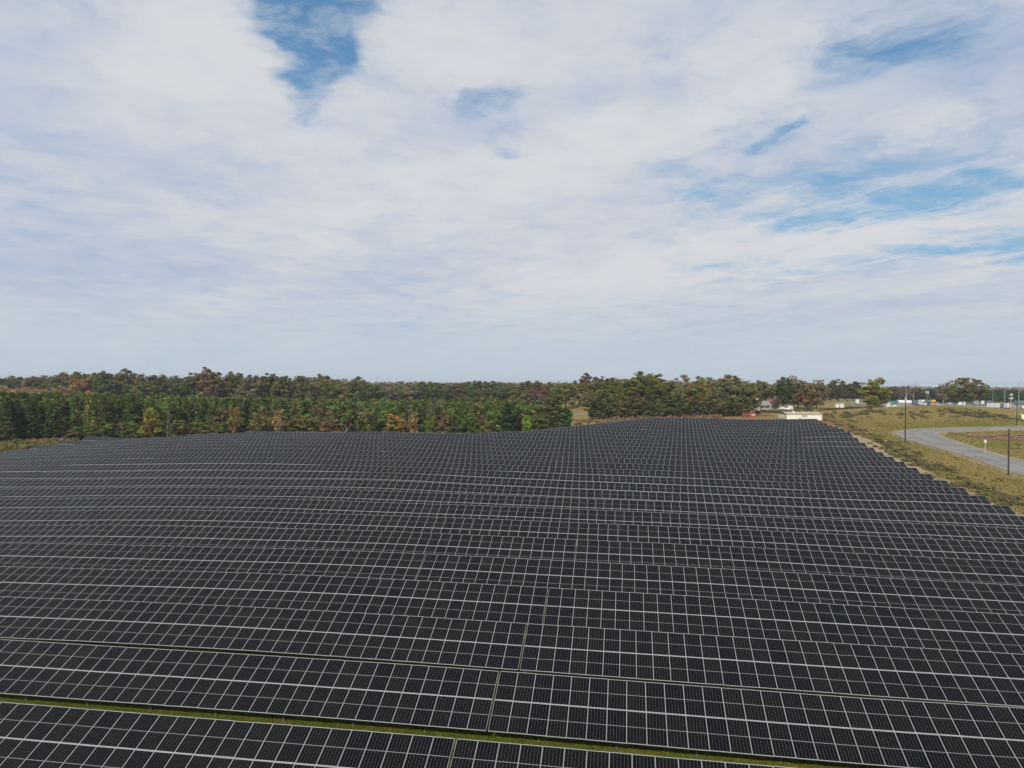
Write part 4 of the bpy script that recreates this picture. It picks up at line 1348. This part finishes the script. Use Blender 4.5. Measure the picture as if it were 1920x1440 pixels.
mbrownp = mat('brown_paint', (0.20, 0.14, 0.10), 0.7, 0, 0.15, 1.0)
mwood = mat('creosote_wood', (0.045, 0.034, 0.026), 0.9, 0, 0.25, 2.0)
mlog = mat('weathered_log', (0.20, 0.13, 0.09), 0.95, 0, 0.35, 2.5)
mnavy = mat('dark_blue_print', (0.03, 0.05, 0.10), 0.6)
mgreenp = mat('green_print', (0.07, 0.16, 0.12), 0.6)
mbluep = mat('blue_grey_print', (0.22, 0.36, 0.38), 0.6)


def put(name, x, y, rz, label, cat, group=None, dz=0.0):
    o = empty(name, (x, y, g1(x, y) + dz), rz)
    return tag(o, label, cat, group)


# cream metal building at the far corner of the field
bx_, by_ = px(1508.5, 262), 262
bl = put('metal_building', bx_, by_, -0.02, 'low cream metal building with a small white sign behind the last panel row', 'building', None, -1.0)
hw = 6.45
wb = MB()
wb.box(-hw, hw, 0, 9, -2.5, 2.85)
for k in range(27):                                     # standing ribs of the wall sheets
    xk = -hw + 0.2 + k * (2 * hw - 0.4) / 26
    wb.box(xk - 0.03, xk + 0.03, -0.035, 0.0, -2.4, 2.8)
wb.build('wall', mcream, bl)
rb_ = MB()
rb_.prism([(-0.25, 2.87), (-0.25, 2.97), (4.5, 3.75), (9.25, 2.97), (9.25, 2.87), (4.5, 3.62)], -hw - 0.2, hw + 0.2)
rf_ = rb_.build('roof', mtanroof, bl)
vb = MB()
vb.tube((-3.4, 1.6, 3.1), (-3.4, 1.6, 3.75), 0.35, 0.35, 10)
vb.tube((-3.4, 1.6, 3.75), (-3.4, 1.6, 4.0), 0.5, 0.44, 10)
vb.tube((-3.4, 1.6, 4.0), (-3.4, 1.6, 4.2), 0.44, 0.1, 10)
vb.build('roof_vent', mwhite, rf_)
MB().box(-hw - 0.38, -hw - 0.22, -0.15, 0.05, -2.5, 2.85).build('downpipe', mbrownp, bl)
sg_ = MB().box(-0.75, 1.0, -0.12, -0.04, 1.95, 2.65).build('sign', mnavy, bl)
MB().box(-0.62, 0.87, -0.135, -0.12, 2.12, 2.48).build('sign_face', mwhite, sg_)
lg = MB()
lg.tube((-1.75, -0.06, 0.6), (-1.65, -0.06, 1.75), 0.09, 0.06, 5)
lg.tube((-1.68, -0.06, 1.4), (-2.05, -0.06, 1.85), 0.06, 0.03, 5)
lg.tube((-1.68, -0.06, 1.4), (-1.3, -0.06, 1.8), 0.06, 0.03, 5)
lg.build('painted_tree', mgreenp, bl)
lg = MB()
for (cx, cz, rx) in ((-1.25, 1.2, 0.38), (-0.7, 1.05, 0.3), (-2.05, 0.95, 0.25)):
    lg.add([(cx + math.cos(k * 0.628) * rx, -0.055, cz + math.sin(k * 0.628) * rx * 0.8) for k in range(10)], [tuple(range(9, -1, -1))])
lg.build('painted_leaves', mbluep, bl)


def house(x, y, rz, w_, d_, hw_, hr, mw, mr, label, porch=True, chimney=None):
    h = put('house', x, y, rz, label, 'house')
    MB().box(-w_ / 2, w_ / 2, 0, d_, -0.6, hw_).build('wall', mw, h)
    r = MB()
    r.prism([(-1.6, hw_ - 0.15), (-1.6, hw_), (d_ / 2, hw_ + hr), (d_ + 0.5, hw_), (d_ + 0.5, hw_ - 0.15), (d_ / 2, hw_ + hr - 0.16)], -w_ / 2 - 0.5, w_ / 2 + 0.5)
    ro_ = r.build('roof', mr, h)
    if chimney is not None:
        MB().box(chimney - 0.55, chimney + 0.55, d_ / 2 - 0.4, d_ / 2 + 0.5, hw_ + hr * 0.6, hw_ + hr + 1.1).build('chimney', mwhite, ro_)
    for k in range(2):
        xx = -w_ / 2 + w_ * (0.2 + 0.55 * k)
        f = MB().box(xx - 0.7, xx + 0.7, -0.05, 0.0, 0.8, 2.0).build('window', mwhite, h)
        MB().box(xx - 0.58, xx + 0.58, -0.07, -0.05, 0.9, 1.9).build('pane', mdark, f)
    dd_ = MB().box(-0.5, 0.45, -0.06, 0.0, 0.0, 2.0).build('door', mbrownp, h)
    MB().box(0.28, 0.36, -0.12, -0.06, 0.95, 1.05).build('handle', mgrey, dd_)
    if porch:
        MB().box(-w_ / 2, w_ / 2, -1.5, -0.01, -0.5, 0.0).build('porch_floor', mgrey, h)
        for k in range(4):
            xx = -w_ / 2 + 0.2 + k * (w_ - 0.4) / 3
            MB().box(xx - 0.1, xx + 0.1, -1.45, -1.25, 0.0, hw_ - 0.15).build('porch_post', mwhite, h)
    return h


house(px(1427, 350), 350, 0.06, 9.0, 7.0, 2.5, 2.1, mgrey, mgreyroof, 'low house with grey shingle roof and dark open porch under the oaks', True, -0.5)
house(px(1452, 372), 372, -0.1, 5.2, 6.0, 2.8, 2.0, mcream, mredroof, 'small cream house with a dull red roof behind the grey-roofed house', False)


def box_shed(x, y, w_, h_, label):
    o = put('utility_shed', x, y, 0.05, label, 'shed', 'pale sheds in the hay field')
    MB().box(-w_ / 2, w_ / 2, 0, 1.8, -0.3, h_).build('wall', mwhite, o)
    MB().box(-w_ / 2 - 0.1, w_ / 2 + 0.1, -0.15, 1.95, h_ + 0.003, h_ + 0.18).build('roof', mcream, o)
    dd_ = MB().box(-0.45, 0.45, -0.05, 0, 0, h_ * 0.8).build('door', mcream, o)
    MB().box(0.28, 0.36, -0.1, -0.05, h_ * 0.4, h_ * 0.45).build('handle', mgrey, dd_)


box_shed(px(1570.5, 370), 370, 2.0, 2.0, 'pale boxy shed standing left in the hay field')
box_shed(px(1579, 374), 374, 2.2, 1.9, 'pale boxy shed standing right in the hay field')

# red steel skip
sk = put('waste_container', px(1406, 282), 282, 0.03, 'red open steel container at the edge of the oaks', 'container')
mb = MB()
mb.prism([(0, 0.15), (0, 1.75), (0.08, 1.75), (0.08, 0.25), (2.1, 0.25), (2.1, 1.75), (2.18, 1.75), (2.18, 0.15)], -2.4, 2.4)
mb.build('body', mdred, sk)
for k, xx in enumerate((-2.4, -0.15, 0.6, 1.2, 1.8, 2.35)):
    MB().box(xx - 0.07, xx + 0.07, -0.09, -0.002, 0.1, 1.8).build('rib', mred, sk)
MB().box(-0.07, 2.42, -0.05, -0.003, 0.25, 1.7).build('side_panel', mred, sk)
for xx in (0.95, 1.55, 2.05):
    MB().box(xx - 0.12, xx + 0.12, -0.08, -0.052, 0.55, 1.45).build('stripe', mwhite, sk)
MB().box(-2.5, 2.5, -0.12, -0.095, 1.7, 1.85).build('top_rail', mred, sk)
MB().box(-2.5, 2.5, -0.12, -0.095, 0.1, 0.25).build('bottom_rail', mred, sk)


# ------------------------------------------------------------------ vehicles
def wheel(root, x, y, r, wd):
    w_ = MB().tube((x, y - wd / 2, r), (x, y + wd / 2, r), r, r, 12).build('wheel', mblack, root)
    MB().tube((x, y - wd / 2 - 0.015, r), (x, y + wd / 2 + 0.015, r), r * 0.55, r * 0.55, 10).build('rim', mgrey, w_)


def car(x, y, rz, m, label, kind='car', group=None):
    """length along local x, front towards -x"""
    o = put(kind, x, y, rz, label, 'van' if kind == 'van' else ('pickup' if kind == 'pickup_truck' else 'car'), group)
    if kind == 'van':
        prof = [(-2.6, 0.35), (-2.65, 1.0), (-1.9, 1.25), (-1.3, 2.1), (2.5, 2.15), (2.6, 0.35)]
        win = [(-1.75, 1.3), (-1.25, 1.95), (0.2, 1.95), (0.2, 1.3)]
    elif kind == 'pickup_truck':
        prof = [(-2.6, 0.4), (-2.65, 1.0), (-1.2, 1.15), (-0.6, 1.75), (0.6, 1.78), (0.75, 1.1), (2.6, 1.1), (2.6, 0.4)]
        win = [(-1.0, 1.2), (-0.52, 1.66), (0.5, 1.68), (0.6, 1.2)]
    else:
        prof = [(-2.2, 0.35), (-2.25, 0.8), (-1.1, 0.98), (-0.5, 1.42), (0.8, 1.45), (1.5, 1.02), (2.2, 0.95), (2.25, 0.35)]
        win = [(-0.95, 1.0), (-0.45, 1.34), (0.75, 1.37), (1.3, 1.02)]
    b = MB()
    hw_ = 0.9
    b.prism(prof, -hw_, hw_, 0, 'y')
    b.build('body', m, o)
    for s in (-1, 1):
        q = MB()
        y0, y1 = (s * hw_, s * (hw_ + 0.012))
        q.prism(win, min(y0, y1), max(y0, y1), 0, 'y')
        q.build('side_window', mdark, o)
    fx = prof[1][0]
    for s in (-0.6, 0.6):
        MB().box(fx - 0.02, fx + 0.03, s - 0.18, s + 0.18, 0.68, 0.86).build('headlight', mwhite, o)
    a = 1.45 if kind == 'car' else 1.7
    for xx in (-a, a):
        for s in (-0.82, 0.82):
            wheel(o, xx, s, 0.34, 0.22)
    return o


def cab(x, y, rz, m, label):
    """road tractor seen from its front; length along local y, front at -y"""
    o = put('truck_tractor', x, y, rz, label, 'truck', 'truck tractors parked in the lot')
    b = MB()
    b.prism([(-1.9, 0.6), (-1.95, 1.6), (-0.6, 1.9), (-0.35, 2.9), (0.2, 3.9), (2.6, 3.9), (2.6, 0.9), (0.3, 0.6)], -1.18, 1.18)
    b.build('body', m, o)
    ws_ = MB()
    ws_.add([(-1.0, -0.60, 1.95), (1.0, -0.60, 1.95), (0.95, -0.385, 2.85), (-0.95, -0.385, 2.85)], [(0, 1, 2, 3)])
    ws_.add([(-1.0, -0.63, 1.95), (1.0, -0.63, 1.95), (0.95, -0.415, 2.85), (-0.95, -0.415, 2.85)], [(0, 1, 2, 3), ])
    ws_.build('windscreen', mdark, o)
    MB().box(-0.6, 0.6, -2.0, -1.93, 0.75, 1.5).build('grille', mgrey, o)
    MB().box(-1.2, 1.2, -2.15, -1.96, 0.35, 0.68).build('bumper', mgrey, o)
    for s in (-0.9, 0.9):
        MB().box(s - 0.18, s + 0.18, -1.99, -1.90, 0.95, 1.2).build('headlight', mwhite, o)
        MB().tube((s * 1.25, 0.9, 1.0), (s * 1.25, 0.9, 4.1), 0.09, 0.09, 8).build('exhaust', mgrey, o)
    MB().box(-0.5, 0.5, 2.6, 6.2, 0.75, 1.0).build('chassis', mblack, o)
    for (yy, xx) in ((-1.2, 1.05), (3.8, 0.95), (5.1, 0.95)):
        for s in (-1, 1):
            w_ = MB().tube((s * xx - 0.2, yy, 0.5), (s * xx + 0.2, yy, 0.5), 0.5, 0.5, 12).build('wheel', mblack, o)
            MB().tube((s * xx - 0.21, yy, 0.5), (s * xx + 0.21, yy, 0.5), 0.27, 0.27, 10).build('rim', mgrey, w_)
    o.scale = (0.88, 0.88, 0.88)
    return o


def trailer(x, y, rz, m, ln, label, stripe=None, group='box trailers in the lot'):
    """box trailer; length along local x, rear doors at -x"""
    o = put('box_trailer', x, y, rz, label, 'trailer', group)
    b = MB().box(-ln / 2, ln / 2, -1.28, 1.28, 1.05, 3.95)
    for k in range(int(ln / 0.9)):
        xx = -ln / 2 + 0.45 + k * 0.9
        for s in (-1, 1):
            y0, y1 = sorted((s * 1.28, s * 1.31))
            b.box(xx - 0.04, xx + 0.04, y0, y1, 1.1, 3.9)
    b.build('body', m, o)
    for s in (-0.62, 0.62):
        dd_ = MB().box(-ln / 2 - 0.05, -ln / 2 - 0.003, s - 0.56, s + 0.56, 1.2, 3.8).build('rear_door', m, o)
        MB().box(-ln / 2 - 0.09, -ln / 2 - 0.05, s - 0.03, s + 0.03, 1.25, 3.75).build('lock_bar', mgrey, dd_)
    MB().box(-ln / 2 - 0.02, ln / 2, -0.5, 0.5, 0.85, 1.045).build('chassis', mblack, o)
    MB().box(-ln / 2 - 0.06, -ln / 2 + 0.06, -1.25, 1.25, 0.45, 1.02).build('bumper', stripe or mgrey, o)
    for xx in (-ln / 2 + 1.2, -ln / 2 + 2.4):
        for s in (-1.0, 1.0):
            wheel(o, xx, s, 0.5, 0.4)
    for s in (-0.8, 0.8):
        MB().box(ln / 2 - 1.2, ln / 2 - 1.0, s - 0.08, s + 0.08, 0.0, 1.05).build('landing_leg', mgrey, o)
    o.scale = (0.72, 0.72, 0.72)
    return o


H90 = R(90)
cab(px(1731, 398), 398, 0.25, mwhite, 'white truck tractor facing the bank, left of the dark one')
cab(px(1742, 399), 399, 0.2, mslate, 'blue-grey truck tractor between the white and yellow ones')
cab(px(1752, 398), 398, 0.3, myellow, 'yellow truck tractor in the lot')
car(px(1762.5, 398), 398, 0.15, mgrey, 'grey pickup right of the yellow truck tractor', 'pickup_truck')
trailer(px(1718, 408), 408, 0.1, mslate, 6.0, 'low dark trailer left of the white truck tractor')
trailer(px(1607, 420), 420, 1.2, mwhite, 7.0, 'white box trailer at the edge of the hay field')
for i, (x, Y, lab) in enumerate([(1646, 352, 'white car under the yellow-green tree'), (1657, 356, 'second white car right of the yellow-green tree'), (1668, 362, 'white car in front of the teal truck'), (1679, 368, 'white car right of the teal truck')]):
    car(px(x, Y), Y, 0.2 + 0.1 * i, mwhite, lab, 'car', 'white cars by the bank')
for i, x in enumerate((1686, 1691.5, 1697, 1703, 1708)):
    lab = ['leftmost white van in the distant row', 'second white van from the left in the distant row', 'middle white van in the distant row', 'second white van from the right in the distant row', 'rightmost white van in the distant row'][i]
    car(px(x, 452), 452, 1.35, mwhite, lab, 'van', 'white vans in a distant row')
tt = put('box_truck', px(1671.5, 385), 385, 0.4, 'teal box truck beyond the white cars', 'truck')
MB().box(-0.9, 2.8, -1.15, 1.15, 0.9, 3.3).build('cargo_box', mteal, tt)
MB().prism([(-2.7, 0.5), (-2.7, 1.4), (-2.2, 2.3), (-0.95, 2.35), (-0.95, 0.5)], -1.05, 1.05, 0, 'y').build('cab', mwhite, tt)
MB().prism([(-2.58, 1.45), (-2.2, 2.15), (-1.3, 2.2), (-1.3, 1.45)], -1.07, -1.052, 0, 'y').build('side_window', mdark, tt)
for xx in (-1.9, 1.7):
    for s in (-0.95, 0.95):
        wheel(tt, xx, s, 0.42, 0.26)
car(px(1783, 430), 430, 0.1, mwhite, 'white pickup parked left under the domed oak', 'pickup_truck')
car(px(1803.5, 405), 405, 0.5, mwhite, 'white van parked under the domed oak', 'van')
car(px(1467, 352), 352, 0.3, mwhite, 'white car beside the cream house', 'car')
car(px(1476, 350), 350, -0.2, mwhite, 'white van under the dark tree by the houses', 'van')
car(px(1112, 352), 352, 0.4, mdred, 'maroon car parked at the meadow edge under the trees', 'car')
trailer(px(1829, 420), 420, 0.03, mgrey, 4.0, 'short grey box trailer left of the white one')
trailer(px(1841, 425), 425, 0.0, mwhite, 2.6, 'short white box trailer in the lot')
trailer(px(1855, 430), 430, 0.05, mslate, 5.6, 'grey box trailer with a tan load behind the front row')
trailer(px(1858, 352), 350, 1.95, mwhite, 7.5, 'white box trailer with its rear doors towards the bank')
trailer(px(1867, 352), 349, 1.80, mslate, 7.0, 'dark box trailer between the two white ones')
trailer(px(1876, 350), 347, 1.72, mwhite, 7.0, 'white box trailer with a red bumper', mred)
trailer(px(1912, 470), 470, 0.0, mslate, 9.0, 'blue-grey box trailer at the back right of the lot')
by2 = px(1918, 262)
car(by2, 262, 1.2, mpaley, 'pale yellow van at the right edge beyond the road', 'van')
car(px(1919, 345), 345, 1.2, mwhite, 'white car at the right edge of the lot', 'car')


# ------------------------------------------------------------------ poles, signs, fallen timber
def pole(x, y, h_, r, label, cross=0, capm=None, lean=0.0, m=None, name='utility_pole', group='utility poles along the road'):
    o = put(name, x, y, 0.0, label, 'pole', group)
    o.rotation_euler = (0, lean, 0)
    b = MB()
    for k in range(4):
        b.tube((0, 0, -0.5 + (h_ + 0.5) * k / 4), (0, 0, -0.5 + (h_ + 0.5) * (k + 1) / 4), r * (1 - 0.09 * k), r * (1 - 0.09 * (k + 1)), 10, 0, k == 3)
    b.build('shaft', m or mwood, o)
    for k in range(cross):
        MB().box(-1.2, 1.2, -0.06, 0.06, h_ - 0.9 - k * 1.3, h_ - 0.75 - k * 1.3).build('crossarm', m or mwood, o)
        for xx in (-1.05, 0, 1.05):
            MB().tube((xx, 0, h_ - 0.745 - k * 1.3), (xx, 0, h_ - 0.55 - k * 1.3), 0.05, 0.03, 6).build('insulator', mwhite, o)
    if capm:
        MB().tube((0, 0, h_), (0, 0, h_ + 0.5), r * 0.95, r * 0.8, 8).build('cap', capm, o)
    return o


pole(110.6, 199.5, 12.2, 0.19, 'tall dark utility pole standing at the road bend', 0, mwhite, 0.004)
pole(108.5, 155.0, 10.2, 0.19, 'dark bare utility pole nearest the camera beside the road', 0, None, 0.012)
pole(175.0, 246.0, 9.0, 0.16, 'dark utility pole beyond the far stretch of road', 0, None, 0.01)
pole(px(1893.5, 300), 300, 8.5, 0.12, 'thin utility pole under the white pylon sign', 0, mwhite)
pole(px(1862, 470), 470, 9.0, 0.12, 'slim lamp pole behind the trailers', 0, None, 0, mgrey, 'lamp_pole')
pole(px(1884, 500), 500, 14.0, 0.22, 'tall grey pole on the right skyline', 0, None, 0, mgrey)
pole(px(1910.5, 480), 480, 15.5, 0.22, 'tall grey pole with two crossarms at the right skyline', 2, None, 0, mgrey)
pole(px(1698.5, 470), 470, 11.5, 0.10, 'slim lamp pole behind the white vans', 0, mwhite, 0, mgrey, 'lamp_pole')
sp = put('pylon_sign', px(1896, 420), 420, 0, 'white pylon sign high on a post at the truck lot', 'sign')
MB().box(-0.2, 0.2, -0.15, 0.15, -0.3, 6.0).build('post', mgrey, sp)
MB().box(-1.3, 1.1, -0.2, 0.2, 4.1, 4.7).build('lower_panel', mwhite, sp)
MB().box(-0.9, 0.8, -0.2, 0.2, 6.4, 7.1).build('upper_panel', mwhite, sp)
for s in (-0.95, 0.85):
    MB().box(s - 0.1, s + 0.1, -0.15, 0.15, 4.703, 6.4).build('frame_bar', mgrey, sp)
sp = put('flood_light_mast', px(1738.5, 440), 440, 0, 'mast with two white lamp panels behind the truck tractors', 'mast')
MB().tube((0, 0, -0.3), (0, 0, 7.6), 0.1, 0.08, 8).build('shaft', mgrey, sp)
for s in (-0.62, 0.62):
    MB().box(s - 0.25, s + 0.25, -0.12, 0.12, 6.6, 8.2).build('lamp_panel', mwhite, sp)
MB().box(-0.36, 0.36, -0.06, 0.06, 7.3, 7.45).build('crossbar', mgrey, sp)
sp = put('road_sign', 122.9, 184.2, 0, 'small white square sign on a post inside the road bend', 'sign')
MB().box(-0.045, 0.045, -0.03, 0.03, -0.3, 3.4).build('post', mwhite, sp)
MB().box(-0.34, 0.34, -0.06, -0.031, 2.7, 3.45).build('sign_plate', mwhite, sp)
MB().box(-0.1, 0.1, -0.066, -0.0605, 2.9, 3.25).build('symbol', mgrey, sp)
sp = put('marker_post', 102.5, 194.5, 0, 'short white marker post in the ditch brush', 'post')
MB().box(-0.13, 0.13, -0.1, 0.1, -0.2, 0.8).build('shaft', mwhite, sp)
MB().box(-0.16, 0.16, -0.13, 0.13, 0.803, 0.88).build('cap', mgrey, sp)
rgl = random.Random(3)
LG = [(139.5, 219.6, 9.0, -1.05), (146, 216.5, 7.0, -0.85), (141, 214.5, 6.0, -0.9), (150, 218.5, 8.0, 0.35), (152.5, 221, 9.0, 0.5), (155, 214, 7.5, -0.4), (148, 211, 6.5, -0.75), (153, 208.5, 8.0, -0.6),
      (157, 219.5, 6.0, 0.2), (145, 208.8, 5.5, -0.7), (158, 211, 7.0, 0.1), (151, 214.8, 5.0, 0.6), (143, 217.6, 5.0, -0.5), (156.5, 206.5, 7.0, -0.35)]
LL = ['long pale log lying apart at the left of the timber', 'log second from the left in the fallen timber', 'short log near the left end of the fallen timber', 'reddish log in the back of the fallen timber', 'long log at the back of the fallen timber',
      'log in the middle right of the fallen timber', 'log at the front left of the fallen timber', 'long log at the front of the fallen timber', 'log at the back right of the fallen timber', 'short log lying in front of the fallen timber',
      'log at the right end of the fallen timber', 'short log in the centre of the fallen timber', 'short log just right of the long pale log', 'log at the front right of the fallen timber']
for (lx_, ly_, ln, az), lab in zip(LG, LL):
    o = put('fallen_log', lx_, ly_, az, lab, 'log', 'fallen logs on the red clearing')
    b = MB()
    r0 = rgl.uniform(0.2, 0.34)
    z1 = g1(lx_ + math.cos(az) * ln / 2, ly_ + math.sin(az) * ln / 2) - o.location.z
    z0 = g1(lx_ - math.cos(az) * ln / 2, ly_ - math.sin(az) * ln / 2) - o.location.z
    b.tube((-ln / 2, 0, z0 + r0 * 0.9), (0, 0.12, (z0 + z1) / 2 + r0), r0, r0 * 0.85, 8)
    b.tube((0, 0.12, (z0 + z1) / 2 + r0), (ln / 2, 0, z1 + r0 * 0.7), r0 * 0.85, r0 * 0.55, 8)
    b.build('stem', mlog, o)
    for k in range(3):
        xx = rgl.uniform(-ln * 0.3, ln * 0.45)
        MB().tube((xx, 0.05, (z0 + z1) / 2 + r0), (xx + 0.5, rgl.uniform(-0.7, 0.7), (z0 + z1) / 2 + r0 + rgl.uniform(0.4, 1.0)), 0.06, 0.03, 5).build('branch_stub', mlog, o)
st = put('tree_stump', 87.9, 129.5, 0, 'dark broken stump standing in the ditch brush', 'stump')
b = MB()
b.tube((0, 0, -0.2), (0.15, 0, 0.9), 0.28, 0.2, 8)
b.tube((0.12, 0, 0.8), (0.5, 0.1, 1.6), 0.12, 0.05, 6)
b.tube((0.1, 0, 0.8), (-0.25, 0.1, 1.4), 0.1, 0.04, 6)
b.build('stem', mwood, st)

# ------------------------------------------------------------------ air
mh = bpy.data.materials.new('haze')
mh.use_nodes = True
t = NT(mh.node_tree)
pv = t.n('ShaderNodeVolumePrincipled')
pv.inputs['Color'].default_value = (0.80, 0.88, 1.0, 1)
pv.inputs['Density'].default_value = 0.00013
t.put(t.n('ShaderNodeOutputMaterial').inputs['Volume'], pv.outputs[0])
tag(MB().box(-17000, 17000, -17000, 17000, -40, 60).build('haze', mh), 'thin autumn haze lying over the whole landscape', None, None, 'stuff')
